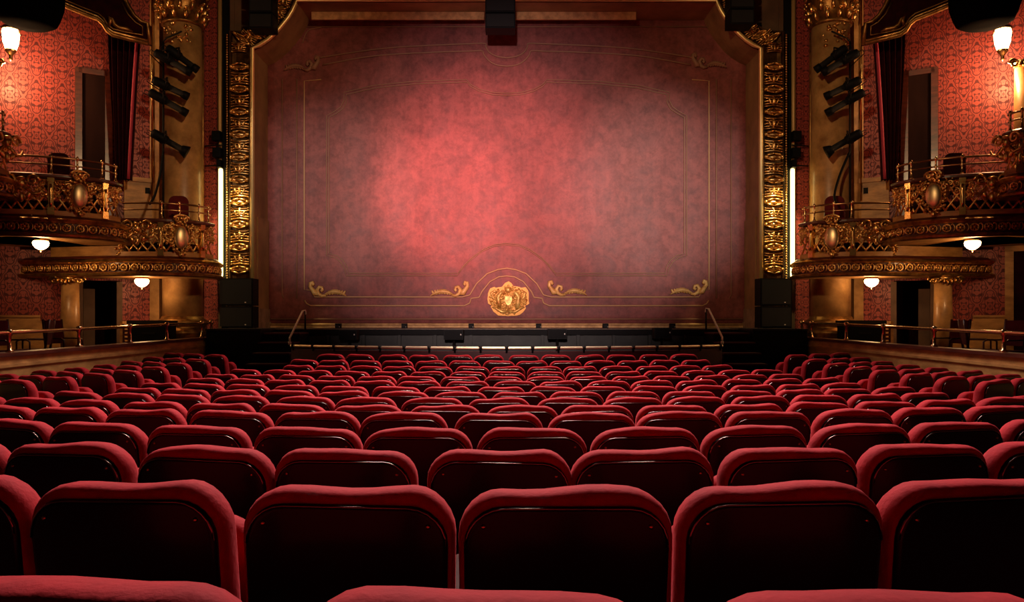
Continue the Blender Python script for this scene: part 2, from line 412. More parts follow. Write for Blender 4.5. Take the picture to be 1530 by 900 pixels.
# proscenium wall, ceiling, back wall
PD = 19.0; PB = 20.3
inner = [(379,496),(379,76)]+[(390,71),(402,63),(414,52),(424,40),(432,30),(438,20),(443,10),(445,4)]
outer = [(343,496),(343,47)]+[(356,47),(371,45),(383,38),(392,30),(398,22),(403,13),(407,3),(408,-31)]
mb = MB()
for s in (-1, 1):
    mb.box(s*6.52, s*9.3, 19.22, 19.6, ZE(-1.6), 11.9)
    poly = [Wp(x, y, 19.25) for x, y in [(345,49),(356,48),(371,46),(383,39),(392,31),(398,23),(403,14),(407,4),(410,-33),(345,-33)]]
    if s > 0: poly = [Vector((-p.x, p.y, p.z)) for p in poly]
    mb.prism(poly, (0, .3, 0))
mb.box(-6.52, 6.52, 19.25, 19.6, Z(-25, 19), 11.9)
struct(mb.build('wall_stage', BROWN))
struct(MB().box(-14, 14, -6, 19.6, 11.9, 12.1).build('ceiling', PLASTER))
struct(MB().box(-14, 14, -6.2, -6, -1.6, 11.9).build('wall_back', BROWN))
# stage reveal (jambs, curved corners, soffit)
full = [Wp(x, y, PD) for x, y in inner]; full += [Vector((-p.x, p.y, p.z)) for p in full[::-1]]
mb = MB(); mb.rows([[p for p in full], [Vector((p.x, PB, p.z)) for p in full]], smooth=False)
rv = struct(mb.build('trim_5', JAMB))
md = rv.modifiers.new('t', 'SOLIDIFY'); md.thickness = .05; md.offset = 1
zt = full[9].z
for a, b in ((-4.75, -.55), (.2, 3.15)):
    MB().box(a, b, 19.55, 19.60, zt-.19, zt-.004).build('soffit_batten', HEM, rv)
for s in (-1, 1):   # stone plinths at the foot of the reveal
    m1 = MB().box(s*5.93, s*6.04, 18.94, PB-.05, ZE(-.2), Z(461, PD)); m1.box(s*5.90, s*6.04, 18.9, PB-.03, ZE(-.2), ZE(-.02))
    m1.build('plinth', STONE, rv)
    MB().box(s*5.95, s*6.0, 19.25, 20.1, Z(461, PD), Z(322, PD)).build('jamb_panel', JAMB, rv)
# strip of damask and cream moulding between column and gilt frame
for s in (-1, 1):
    o = struct(MB().box(X(s, 326, 19.2), X(s, 296, 19.2), 19.16, 19.24, ZE(-.3), 11).build('wall_'+SIDE[s], DAMF))
    mb = MB(); xx = X(s, 328.5, 19.1); mb.tube([(xx, 19.10, Z(416, 19.1)), (xx, 19.10, 11)], .05, 10)
    mb.build('moulding', LIGHTSTRIP, o)
    mb = MB(); xx = X(s, 336, 19.1); mb.box(xx-.08, xx+.08, 19.1, 19.24, ZE(-.3), 11); mb.build('gap_shade', BLACK, o)  # black strip painted in for the dark gap beside the frame
    mb = MB(); xx = X(s, 302, 19.1); mb.tube([(xx, 19.15, ZE(-.3)), (xx, 19.15, 11)], .03, 8); mb.build('bead', GOLDD, o)

# stage floor and the pit wall in front of it
struct(MB().box(-6.4, 6.4, 18.0, 24, ZE(-.30), ZE(-.17)).build('floor', BOARD))
mb = MB(); mb.box(-6.0, 6.0, 18.06, 18.3, ZE(-1.5), ZE(-.30))
pw = struct(mb.build('trim_6', PITBLACK))
for k in range(14):
    x0 = -5.6+k*.8
    MB().box(x0+.05, x0+.74, 18.02, 18.08, ZE(-.56), ZE(-.34)).build('panel', PITBLACK, pw)
    MB().box(x0+.05, x0+.74, 18.02, 18.08, ZE(-1.2), ZE(-.62)).build('panel', PITBLACK, pw)
    MB().box(x0-.03, x0+.03, 17.98, 18.08, ZE(-1.4), ZE(-.31)).build('post', PITBLACK, pw)
MB().box(-5.7, 5.7, 17.96, 18.1, ZE(-.31), ZE(-.19)).build('stage_lip', BLACK, pw)

# ================================================================ GILT FRAME
fr = thing('proscenium_frame', (0, PD, ZE(-.2)), 'gilded carved proscenium frame with notched corners around the red curtain', 'frame')
prof = [(0, .02), (0, .14), (.03, .17), (.09, .17), (.12, .12), (.15, .05), (.3, .03), (.7, .03), (.85, .05), (.88, .09), (.96, .09), (1, .05), (1, -.2)]
for s in (-1, 1):
    grid = []
    for (ix, iy), (ox, oy) in list(zip(inner, outer))+[((757, 4), (757, -31))]:
        a, b = Wp(ix, iy, PD), Wp(ox, oy, PD)
        if s > 0: a.x, b.x = -a.x, -b.x
        grid.append([a+(b-a)*t+Vector((0, -dp, 0)) for t, dp in prof])
    MB().rows(grid, smooth=False).build('frame_moulding', GOLDSH, fr)
    path = [Wp(x+1.5, y, PD) for x, y in inner]+[Wp(757, 3, PD)]
    if s > 0: path = [Vector((-p.x, p.y, p.z)) for p in path]
    MB().tube([p+Vector((0, -.17, 0)) for p in path], .05, 10).build('inner_bead', BEAD, fr)
    mb = MB()
    for k in range(120):
        z = ZE(-.1)+k*.058
        if z > Z(52, PD): break
        mb.ell((X(s, 341, PD), PD-.08, z), .028, .028, .028, nu=6, nv=4)
    mb.build('bead_chain', GOLD, fr, kind='stuff')
# carved pieces, alternating spool and leaf fan
def R3(ax, ang): return Matrix.Rotation(ang, 3, ax)
mb = MB()
mb.lathe([(.02,-.2),(.05,-.19),(.055,-.15),(.03,-.12),(.045,-.06),(.052,0),(.045,.06),(.03,.12),(.055,.15),(.05,.19),(.02,.2)], (0,-.07,0), 12, axis=(1,0,0))
for sx in (-1, 1):
    mb.ell((sx*.17,-.12,.0), .04, .04, .05); mb.ell((sx*.08,-.12,.06), .09, .03, .022, R3('Y', sx*.3)); mb.ell((sx*.08,-.12,-.06), .09, .03, .022, R3('Y', -sx*.3))
SPOOL = mb.mesh('spool', GOLD)
mb = MB()
for k in range(-2, 3):     # curved ribs of an acanthus fan with gaps between
    sg = 1 if k > 0 else -1
    z = k*.056
    pts = [Vector((x*.2/3, -.05-.035*math.cos(x*PI/6), z+(sg*.012*(x/3)**2*2 if k else 0))) for x in range(-3, 4)]
    mb.tube(pts, [.012,.022,.018,.026,.018,.022,.012], 6)
    for sx in (-1, 1): mb.ell((sx*.175, -.075, z+sg*.02), .026, .026, .019, nu=6, nv=4)
mb.ell((0,-.09,0), .034, .035, .11, nu=8)
for sx in (-1, 1):
    mb.ell((sx*.085,-.095,0), .022, .025, .085, R3('Y', sx*.35), nu=6, nv=5)
FAN = mb.mesh('leaf_fan', GOLD)
for s in (-1, 1):
    z = Z(404, PD); k = 0
    while z < Z(88, PD):
        put('carved_spool' if k % 2 == 0 else 'carved_leaf_fan', SPOOL if k % 2 == 0 else FAN, fr, Matrix.Translation((X(s, 361, PD), PD-.03, z)) @ Matrix.Diagonal((1.12, 1.25, 1.0, 1)))
        z += .265; k += 1
    put('carved_leaf_fan', FAN, fr, Matrix.Translation((X(s, 359, PD), PD-.03, Z(73, PD))) @ Matrix.Diagonal((.9, 1, .8, 1)))
    prs = list(zip(inner, outer))[1:]
    for q in range(11):
        f = .25+q*.76; i = min(int(f), len(prs)-2); f -= i
        a = Wp(prs[i][0][0]+(prs[i+1][0][0]-prs[i][0][0])*f, prs[i][0][1]+(prs[i+1][0][1]-prs[i][0][1])*f, PD)
        b = Wp(prs[i][1][0]+(prs[i+1][1][0]-prs[i][1][0])*f, prs[i][1][1]+(prs[i+1][1][1]-prs[i][1][1])*f, PD)
        if s > 0: a.x, b.x = -a.x, -b.x
        dv = b-a; c_ = (a+b)/2
        put('carved_leaf_fan' if q % 2 else 'carved_spool', FAN if q % 2 else SPOOL, fr, Matrix.Translation((c_.x, PD-.04, c_.z)) @ Matrix.Rotation(-math.atan2(dv.z, dv.x), 4, 'Y') @ Matrix.Diagonal((dv.length/.60, 1, .75, 1)))
    x = -5.0   # top run, mostly above the picture
for k in range(22):
    put('carved_leaf_fan' if k % 2 else 'carved_spool', FAN if k % 2 else SPOOL, fr, Matrix.Translation((-4.6+k*.44, PD-.04, Z(-13, PD))) @ Matrix.Rotation(PI/2, 4, 'Y'))

# ================================================================ SAFETY CURTAIN
CD = 20.15
cu = thing('safety_curtain', (0, CD, ZE(-.17)), 'crimson painted safety curtain with gold lines and a gilt crest', 'curtain')
mb = MB(); g = []
x0, x1 = (394-CX)*CD/F, (1120-CX)*CD/F
for i in range(41):
    xx = x0+(x1-x0)*i/40
    g.append([Vector((xx, CD+.012*math.sin(i*1.7)+.006*math.sin(i*4.1+j), ZE(-.16)+(Z(20, CD)-ZE(-.16))*j/24)) for j in range(25)])
mb.rows(g); o = mb.build('curtain_cloth', CURT, cu)
md = o.modifiers.new('t', 'SOLIDIFY'); md.thickness = .03; md.offset = -1
mb = MB(); mb.box(x0+.06, x1-.06, CD-.10, CD-.02, ZE(-.165), Z(484.5, CD)); mb.tube([(x0+.06, CD-.1, Z(485, CD)), (x1-.06, CD-.1, Z(485, CD))], .03, 8)
mb.build('hem_bar', HEM, cu)
LD = CD-.055
def cline(name, pts, m, r=.018, mirror=True, parent=cu, sm=True):
    P = [Wp(x, y, LD) for x, y in (catmull(pts, 5) if sm else pts)]
    if mirror: P = P+[Vector((-p.x, p.y, p.z)) for p in P[::-1][1:]]
    MB().tube(P, r, 6).build(name, m, parent)
def cpair(name, pts, m, r=.018, sm=False):
    for s in (1, -1): MB().tube([Vector((s*p.x, p.y, p.z)) for p in [Wp(x, y, LD) for x, y in (catmull(pts, 5) if sm else pts)]], r, 6).build(name, m, cu)
cline('border_line', [(473,87),(530,78),(582,71.5),(650,67.5),(700,65.5),(724,65),(726,70),(731,78),(742,84),(757,86.5)], LINED)
cline('border_line', [(482,97),(560,83.5),(650,78),(700,76.5),(720,76),(723,82),(731,91),(742,97),(757,99)], LINED)
cpair('border_line', [(421.5,118),(421.5,440),(424,446)], LINED, .012)
cpair('border_line', [(443.5,118),(443.5,446)], LINED, .016)
cpair('border_line', [(480,119),(454.5,121),(454.5,433),(465,434)], LINE, .017)
cline('border_line', [(466,436),(470,444),(640,444),(690,444),(702,441),(706,434),(712,424),(728,409),(744,403),(757,401)], LINE, .02, sm=False)
cline('border_line', [(455,449),(458,454),(464,457),(600,457),(694,457),(702,453),(704,446),(716,444.5),(720,436),(732,421),(745,414),(757,412.5)], LINE, .02, sm=False)
cline('border_line', [(405,477),(757,477)], LINED, .02, sm=False)
cline('border_line', [(400,40),(757,40)], LINED, .015, sm=False)
cline('border_line', [(452,64),(460,46),(480,41)], LINED, .012, mirror=False)
inl = [(757,366),(738,368),(722,375),(704,388),(692,400),(683,412),(600,412),(517,412),(515,402),(509,392),(500,385),(488,382),(488,280),(488,173),(499,167),(509,160),(514,150),(514,138),(560,127.5),(620,121.5),(697,119),(703,126),(716,133),(735,138),(757,139.5)]
cline('panel_line', inl[::-1], LINED, .012, sm=False)
cline('panel_line', [(757+(x-757)*.987, 270+(y-270)*.975) for x, y in inl[::-1]], LINED, .012, sm=False)
# gilt scrolls
def scroll(px0, px1, py, flip, m):
    """acanthus leaf with a curl: leaf at one end, curl at the other"""
    mb = MB(); k = (px1-px0)/55.0
    def q(u, v): return Wp((px0+u*k) if not flip else (px1-u*k), py+v, LD-.02)
    leaf = []
    for i in range(15):
        t = i/14; u = 22+33*t; wd = 7*math.sin(PI*min(1, t*.92+.06))**.7
        base = 20-3*math.sin(PI*t)+2*t
        leaf.append([q(u, base-wd*a)+Vector((0, -.07*math.sin(PI*a), 0)) for a in (0, .2, .4, .6, .8, 1)])
    mb.rows(leaf); ln = MB()
    mb.tube([q(24,20), q(18,21), q(13,18), q(11,12), q(14,7.5), q(18,8.5), q(19,12), q(16.5,13.5)], [.03,.045,.05,.05,.045,.04,.035,.05], 6)
    mb.tube([q(13,18), q(7,17), q(4,12), q(0.5,7), q(1,1.5), q(4,0.5), q(5.5,3.5), q(3.5,4.5)], [.04,.075,.06,.05,.045,.04,.035,.05], 6)
    for i in range(7): mb.ell(q(27+4*i, 15+abs(i-3)*.6), .03, .05, .075, R3('Y', .5*(-1 if flip else 1)), nu=6, nv=4)
    mb.build('gilt_scroll', m, cu)
scroll(463, 518, 421.5, False, SCR); scroll(643, 699, 421, True, SCR); scroll(820, 877, 420, False, SCR); scroll(1001, 1056, 419, True, SCR)
scroll(425, 476, 84, True, LINED); scroll(1035, 1085, 80, False, LINED)
# crest
cr = [(540,275),(575,300),(605,340),(690,350),(700,362),(770,355),(800,400),(810,440),(808,540),(818,575),(762,608),(772,640),(735,690),(690,725),(640,738),(520,742),(400,736),(335,680),(300,620),(305,600),(262,572),(256,520),(262,440),(290,372),(350,350),(362,362),(450,350),(490,300)]
mb = MB(); mb.prism([Wp(700+x/9, 390+y/9, LD) for x, y in cr], (0, -.05, 0))
crest = mb.build('crest', PLATE, cu)
mb = MB(); cc = Wp(759.5, 449, LD)
for k in range(380):   # carved relief
    a = random.uniform(0, 2*PI); r = math.sqrt(random.random())
    x = .47*r*math.cos(a)*(1-.25*max(0, -math.sin(a))*r); z = -.01+.36*r*math.sin(a)*(1-.12*abs(math.cos(a)))
    mb.ell((cc.x+x, cc.y-.06, cc.z+z), random.uniform(.025,.06), .035, random.uniform(.014,.026), R3('Y', random.uniform(-1.2,1.2)), nu=6, nv=4)
mb.build('relief', CREST, crest, kind='stuff')
mb = MB()
mb.prism([Vector((cc.x+x, cc.y-.05, cc.z+z)) for x, z in [(-.08,.10),(.08,.10),(.09,0),(.055,-.09),(0,-.13),(-.055,-.09),(-.09,0)]], (0,-.075,0))
mb.build('shield', CREST, crest)
mb = MB()
for sx in (-1, 1):  # supporters and mantling
    mb.tube([cc+Vector((sx*.22,-.08,-.22)), cc+Vector((sx*.24,-.1,-.05)), cc+Vector((sx*.26,-.1,.08)), cc+Vector((sx*.2,-.1,.17)), cc+Vector((sx*.14,-.1,.2))], [.05,.07,.06,.045,.05], 7)
    mb.tube([cc+Vector((sx*.25,-.1,.06)), cc+Vector((sx*.16,-.1,.04)), cc+Vector((sx*.12,-.1,.1))], [.035,.03,.025], 6)
    mb.tube([cc+Vector((sx*.27,-.08,0)), cc+Vector((sx*.38,-.08,.06)), cc+Vector((sx*.42,-.08,.18)), cc+Vector((sx*.34,-.08,.24)), cc+Vector((sx*.30,-.08,.17))], [.03,.04,.04,.03,.03], 6)
    mb.tube([cc+Vector((0,-.08,-.27)), cc+Vector((sx*.16,-.09,-.29)), cc+Vector((sx*.31,-.08,-.2)), cc+Vector((sx*.40,-.08,-.16))], [.03,.04,.035,.02], 6)
mb.ell(cc+Vector((0,-.09,.26)), .09, .05, .08); mb.ell(cc+Vector((0,-.09,.35)), .03, .03, .04)
mb.build('supporters', CREST, crest)

# ================================================================ COLUMNS
ION = MB()
def column(name, s, px, d, r, z0, z1, label, big):
    x = X(s, px, d); o = thing(name, (x, d, z0), label, 'column')
    if big:
        MB().lathe([(r*1.35,0),(r*1.35,.12),(r*1.42,.15),(r*1.42,.22),(r*1.22,.27),(r*1.18,.34),(r*1.32,.38),(r*1.32,.45),(r*1.1,.5),(r*1.04,.56)], (x,d,z0+.5), 32).build('base', GOLDD, o)
        MB().box(x-r*1.35, x+r*1.35, d-r*1.35, d+.2, z0, z0+.5).build('pedestal', CREAM, o)
        MB().lathe([(r*1.0, z0+1.0), (r*1.02, z0+3.5), (r*.96, z1-.7)], (x,d,0), 36).build('shaft', MARBLE, o)
        mb = MB()
        mb.lathe([(r*.98,z1-.72),(r*1.08,z1-.70),(r*1.08,z1-.64),(r*.98,z1-.62),(r*1.0,z1-.4),(r*1.1,z1-.15),(r*1.35,z1),(r*1.35,z1+.1)], (x,d,0), 28)
        mb.build('capital', GOLDD, o)
        lf = MB()
        for row, (zz, n) in enumerate(((z1-.52, 12), (z1-.32, 12))):
            for j in range(n):
                a = 2*PI*(j+.5*row)/n
                c = Vector((x+math.cos(a)*r*1.1, d+math.sin(a)*r*1.1, zz))
                lf.ell(c, .05, .09, .12, Matrix.Rotation(a+PI/2, 3, 'Z') @ R3('X', .25), nu=6, nv=4)
                lf.ell(c+Vector((math.cos(a)*.09, math.sin(a)*.09, .1)), .05, .05, .035, nu=6, nv=4)
        for j in range(8):
            a = 2*PI*j/8; c = Vector((x+math.cos(a)*r*1.3, d+math.sin(a)*r*1.3, z1-.06)); t = Vector((-math.sin(a), math.cos(a), 0))
            lf.tube([c+t*(.08*(1-k/12)*math.cos(k*.8))+Vector((0,0,.08*(1-k/12)*math.sin(k*.8))) for k in range(11)], .025, 5)
        lf.build('acanthus_leaves', GOLD, o, kind='stuff')
        # cartouche on the shaft, garland of leaves
        ct = MB()
        for k in range(26):
            a = random.uniform(-1, 1); zz = random.uniform(0, .5)
            ct.ell((x+s*-.28*0+math.sin(a)*r*.8*(-s), d-math.cos(a)*r*1.02, z1-1.25+zz), random.uniform(.03,.07), .05, random.uniform(.03,.06), nu=6, nv=4)
        ct.build('garland', GOLD, o, kind='stuff')
    else:
        MB().lathe([(r*1.4,0),(r*1.4,.08),(r*1.25,.14),(r*1.05,.2)], (x,d,z0), 24).build('base', CREAM, o)
        MB().lathe([(r*1.0, z0+.18), (r*1.02, z0+.9), (r*.92, z1-.12)], (x,d,0), 28).build('shaft', MARBLE, o)
        mb = MB(); mb.lathe([(r*.93,z1-.13),(r*1.05,z1-.11),(r*1.05,z1-.07),(r*1.2,z1-.04),(r*1.2,z1)], (x,d,0), 24)
        for sx in (-1, 1):
            c = Vector((x+sx*r*1.55, d-r*.7, z1-.07))
            mb.tube([c+Vector((.10*(1-k/14)*math.cos(k*.75)*sx, -.0, .10*(1-k/14)*math.sin(k*.75))) for k in range(13)], .03, 6)
        mb.tube([(x-r*1.6, d-r*.7, z1-.02), (x-r*.5, d-r*.9, z1-.06), (x+r*.5, d-r*.9, z1-.06), (x+r*1.6, d-r*.7, z1-.02)], .03, 6)
        for k in range(5): mb.ell((x+(k-2)*r*.45, d-r*1.05, z1-.12+.02*abs(k-2)), .045, .05, .06, nu=6, nv=4)
        mb.build('capital', GOLD, o)
    return o
for s in (-1, 1):
    sd = SIDE[s]
    column('marble_column', s, 273, 18.75, .44, ZE(BOXZ), Z(-4, 18.75), f'tall ochre marble column with gilded capital, {sd} of the stage, behind the spotlights', True)
    column('box_column', s, 105, 17.35, .185, ZE(BOXZ), ZE(.945), f'short marble column with scrolled gilt capital under the lower box {sd} of the stage', False)
    column('upper_column', s, -14, 16.6, .16, ZE(2.27+.75), Z(92, 16.6), f'small pale column standing in the topmost opera box {sd} of the stage', False)
    # flat pilaster strips beside the large column
    mb = MB(); xa, xb = X(s, 242, 19.1), X(s, 228, 19.1); mb.box(xa, xb, 18.95, 19.2, ZE(BOXZ), 11)
    o = struct(mb.build('trim_7' if s < 0 else 'trim_8', MARBLE))
    mb = MB(); xx = X(s, 228, 18.95); mb.tube([(xx, 18.93, Z(300, 18.9)), (xx, 18.93, 11)], .025, 8); mb.build('gilt_bead', GOLDB, o)

# ================================================================ OPERA BOXES
ROS = MB()
ROS.tube([Vector((.07*math.cos(2*PI*k/14), -.012, .07*math.sin(2*PI*k/14))) for k in range(14)], .017, 5, closed=True)
ROS.ell((0,-.015,0), .032, .03, .032, nu=8, nv=5)
for k in range(6): ROS.ell((.05*math.cos(k*PI/3), -.02, .05*math.sin(k*PI/3)), .018, .015, .018, nu=5, nv=4)
ROS.tube([(.07,-.01,.05), (.105,-.015,.075), (.135,-.01,.03), (.135,-.01,-.03), (.11,-.015,-.07)], .013, 5)
ROSM = ROS.mesh('rosette', GOLD)
class Path:
    def __init__(s, pts, side):
        base = [(X(side, px, d), d) for px, d in pts]
        s.p = [Vector(q) for q in catmull(base, 8)]; s.side = side
        s.cum = [0]
        for a, b in zip(s.p, s.p[1:]): s.cum.append(s.cum[-1]+(b-a).length)
        s.len = s.cum[-1]
    def at(s, t):
        t = max(0, min(s.len, t)); i = 0
        while i < len(s.p)-2 and s.cum[i+1] < t: i += 1
        k = (t-s.cum[i])/max(1e-6, s.cum[i+1]-s.cum[i])
        p = s.p[i].lerp(s.p[i+1], k)
        a = s.p[max(0, i-1)]; b = s.p[min(len(s.p)-1, i+2)]; dv = (b-a).normalized()
        n = Vector((dv.y, -dv.x))
        if s.side < 0: n = -n
        return p, n          # n points away from the box, to the audience
    def px(s, px):
        best = min(range(801), key=lambda i: abs(px-(CX-s.side*s.at(s.len*i/800)[0].x*F/s.at(s.len*i/800)[0].y)))
        return s.len*best/800
    def sweep(s, mb, prof, t0, t1, step=.12, smooth_=False, closed=True):
        n = max(2, int((t1-t0)/step)); grid = []
        for i in range(n+1):
            p, q = s.at(t0+(t1-t0)*i/n)
            grid.append([Vector((p.x+q.x*o, p.y+q.y*o, z)) for o, z in prof])
        mb.rows(grid, smooth=smooth_, closed_v=closed, caps=closed)
    def pt(s, t, o, z):
        p, q = s.at(t); return Vector((p.x+q.x*o, p.y+q.y*o, z))
def medallion(mb_d, mb_w, c, n, k=1.0):
    """oval boss and its wreath, facing n"""
    n3 = Vector((n.x, n.y, 0)); u = Vector((-n.y, n.x, 0)); R = Matrix((u, -n3, Vector((0,0,1)))).transposed()
    mb_d.ell(c+n3*.03, .115*k, .075, .19*k, R, nu=20, nv=10)
    for i in range(30):
        a = 2*PI*i/30; rr = 1+.10*math.sin(i*2.4)
        mb_w.ell(c+u*(.155*k*rr*math.cos(a))+Vector((0,0,.245*k*rr*math.sin(a)))+n3*.02, .03, .035, .045, R @ R3('Y', -a+.6), nu=6, nv=4)
    for sx in (-1, 1):
        q = c+u*(sx*.1)+Vector((0,0,.29*k))
        mb_w.tube([q+u*(sx*.06*(1-j/12)*math.cos(j*.8))+Vector((0,0,.06*(1-j/12)*math.sin(j*.8)))+n3*.04 for j in range(11)], .02, 5)
        q = c+u*(sx*.19)+Vector((0,0,.12*k))
        mb_w.tube([q+u*(sx*.07*(1-j/12)*math.cos(j*.8))+Vector((0,0,.07*(1-j/12)*math.sin(j*.8)))+n3*.03 for j in range(11)], .022, 5)
    mb_w.ell(c+Vector((0,0,.31*k))+n3*.05, .06, .05, .06, R); mb_w.ell(c+Vector((0,0,-.28*k))+n3*.04, .05, .05, .06, R)
    mb_w.tube([c+u*(.12*k*math.cos(a))+n3*.06+Vector((0,0,.30*k+.09*math.sin(a))) for a in [PI*j/8 for j in range(9)]], .022, 6)
def opera_box(name, s, pts, z0, label, bal0, bal1, posts, meds, heads, attic=None, wallpx=(228, 30)):
    P = Path(pts, s); z0 = ZE(z0)
    p0, _ = P.at(P.len*.4); bx = thing(name, (p0.x, p0.y+.6, z0), label, 'opera box', 'gilded opera boxes')
    # soffit slab and raised floor
    pl = [(q.x, q.y) for q in (P.at(P.len*i/30)[0]-P.at(P.len*i/30)[1]*.05 for i in range(31))]
    wa, wb = wallxy(s, wallpx[0]), wallxy(s, wallpx[1])
    end = P.p[-1]
    pl2 = pl+[tuple(wb), tuple(wa)]
    MB().prism([(x, y, z0+.02) for x, y in pl2], (0,0,.16)).build('soffit', CREAM, bx)
    dk = [(q.x, q.y) for q in (P.at(P.len*i/30)[0]-P.at(P.len*i/30)[1]*.4 for i in range(2, 29))]+[tuple(wb), tuple(wa)]
    MB().prism([(x, y, z0+.62) for x, y in dk], (0,0,.13)).build('floor_deck', DARKVEL, bx)
    # cornice with egg moulding and frieze
    c = MB(); P.sweep(c, [(-.1,z0+.0),(.02,z0),(.05,z0+.02),(.06,z0+.06),(.03,z0+.085),(-.02,z0+.09),(-.1,z0+.09)], 0, P.len); c.build('lower_moulding', GOLDD, bx)
    c = MB(); P.sweep(c, [(-.1,z0+.085),(-.03,z0+.085),(-.02,z0+.29),(-.1,z0+.29)], 0, P.len); frz = c.build('frieze', MAHOG, bx)
    c = MB(); P.sweep(c, [(-.1,z0+.285),(.0,z0+.285),(.03,z0+.31),(.05,z0+.35),(.02,z0+.375),(-.03,z0+.385),(-.1,z0+.385)], 0, P.len); c.build('upper_moulding', GOLD, bx)
    c = MB(); P.sweep(c, [(-.1,z0+.37),(-.0,z0+.38),(-.03,z0+.41),(-.06,z0+.44),(-.12,z0+.44)], 0, P.len); c.build('cove', MAHOG, bx)
    t = .12
    while t < P.len-.1:
        p, n = P.at(t); M = Matrix.Translation((p.x-n.x*.02, p.y-n.y*.02, z0+.188)) @ Matrix.Rotation(math.atan2(n.x, -n.y), 4, 'Z') @ Matrix.Scale(1 if s < 0 else 1, 4)
        r = put('rosette', ROSM, None); r.parent = frz; r.matrix_parent_inverse = Matrix.Translation(-Vector(bx.location)) if False else Matrix.Identity(4)
        r.matrix_basis = M; t += .235
    t0, t1 = P.px(bal0), P.px(bal1)
    # plinth, capping, lattice
    c = MB(); P.sweep(c, [(-.16,z0+.42),(-.05,z0+.42),(-.05,z0+.525),(-.16,z0+.525)], t0, t1); c.build('plinth', CREAM, bx)
    c = MB(); P.sweep(c, [(-.17,z0+1.14),(-.04,z0+1.14),(-.01,z0+1.17),(-.01,z0+1.21),(-.05,z0+1.23),(-.17,z0+1.23)], t0, t1); c.build('capping', MAHOG, bx)
    c = MB(); P.sweep(c, [(-.12,z0+1.08),(-.06,z0+1.08),(-.05,z0+1.12),(-.12,z0+1.14)], t0, t1); c.build('gilt_band', GOLDD, bx)
    c = MB(); zb, zt_ = z0+.525, z0+1.10; hh = zt_-zb
    k = t0-hh
    while k < t1:
        for sg in (1, -1):
            seg = []
            for j in range(7):
                u = j/6; tt = k+hh*.75*(u if sg > 0 else 1-u)
                if t0 <= tt <= t1: seg.append(P.pt(tt, -.10+.008*sg, zb+hh*u))
            if len(seg) > 1: c.tube(seg, .019, 5)
        k += .20
    c.build('lattice', GOLD, bx)
    c = MB(); rnd = random.Random(int(abs(z0)*100)+(s+2))   # foliage scrolls of the upper half
    t = t0+.06
    while t < t1-.04:
        for lv in range(3):
            zz = zb+.27+lv*.13+rnd.uniform(-.04, .04); rr = rnd.uniform(.045, .07); sg = rnd.choice((-1, 1)); a0 = rnd.uniform(0, 6)
            if lv == 0 and rnd.random() < .5: continue
            c.tube([P.pt(t+rr*(1-j/13)*math.cos(a0+sg*j*.8), -.05, zz+rr*(1-j/13)*math.sin(a0+sg*j*.8)) for j in range(11)], [.019*(1-j/26) for j in range(11)], 5)
            for q in range(3):
                c.ell(P.pt(t+rnd.uniform(-.08,.08), -.04, zz+rnd.uniform(-.08,.08)), rnd.uniform(.02,.04), .028, rnd.uniform(.015,.03), R3('Y', rnd.uniform(-1.5,1.5)), nu=6, nv=4)
        t += .115
    c.build('foliage', GOLD, bx, kind='stuff')
    for px in posts:
        tt = P.px(px); p, n = P.at(tt); b = MB()
        q = Vector((p.x-n.x*.05, p.y-n.y*.05, z0+.525)); u = Vector((-n.y, n.x, 0))
        b.obox(q+Vector((0,0,.30)), u*.045, Vector((n.x,n.y,0))*.05, (0,0,.30))
        b.obox(q+Vector((0,0,.58)), u*.06, Vector((n.x,n.y,0))*.065, (0,0,.04)); b.obox(q+Vector((0,0,-.02)), u*.06, Vector((n.x,n.y,0))*.06, (0,0,.07))
        b.tube([q+Vector((n.x*.055, n.y*.055, .05+.09*j)) for j in range(6)], [.02,.035,.025,.035,.025,.03], 8)
        b.build('baluster_post', GOLDB, bx)
    for px in meds:
        tt = P.px(px); p, n = P.at(tt); a, b = MB(), MB()
        medallion(a, b, Vector((p.x+n.x*.03, p.y+n.y*.03, z0+.83)), n, 1.3)
        w_ = b.build('wreath', GOLD, bx); a.build('medallion', MEDAL, bx)
    for px in heads:   # carved mask between two volutes
        tt = P.px(px); p, n = P.at(tt); b = MB(); n3 = Vector((n.x, n.y, 0)); u = Vector((-n.y, n.x, 0)); cc = Vector((p.x, p.y, z0+1.0))+n3*.04
        R = Matrix((u, -n3, Vector((0,0,1)))).transposed()
        b.ell(cc, .07, .07, .10, R, nu=10, nv=7); b.ell(cc+n3*.07+Vector((0,0,-.02)), .018, .03, .03, R); b.ell(cc+Vector((0,0,.1)), .09, .06, .035, R)
        b.ell(cc+n3*.05+Vector((0,0,-.1)), .05, .04, .04, R)
        for sx in (-1, 1):
            q = cc+u*(sx*.19)+Vector((0,0,.06))
            b.tube([q+u*(sx*.12*(1-j/15)*math.cos(j*.7))+Vector((0,0,.12*(1-j/15)*math.sin(j*.7))) for j in range(14)], [.035*(1-j/30) for j in range(14)], 6)
            b.tube([cc+u*(sx*.08)+Vector((0,0,-.08)), cc+u*(sx*.2)+Vector((0,0,-.2)), cc+u*(sx*.32)+Vector((0,0,-.17)), cc+u*(sx*.36)+Vector((0,0,-.08))], [.03,.04,.03,.015], 6)
            b.ell(cc+u*(sx*.12)+Vector((0,0,-.22)), .05, .04, .09, R @ R3('Y', sx*.5))
        b.ell(cc+Vector((0,0,-.26)), .05, .045, .1, R)
        b.build('carved_mask', GOLD, bx)
    # brass double rail
    for zr, rr in ((1.56, .022), (1.42, .016)):
        c = MB(); c.tube([P.pt(t0+(t1-t0)*i/40, -.12, z0+zr-(.0)) for i in range(41)], rr, 8); c.build('brass_rail', BRASSD, bx)
    n = 0; tt = t0+.05
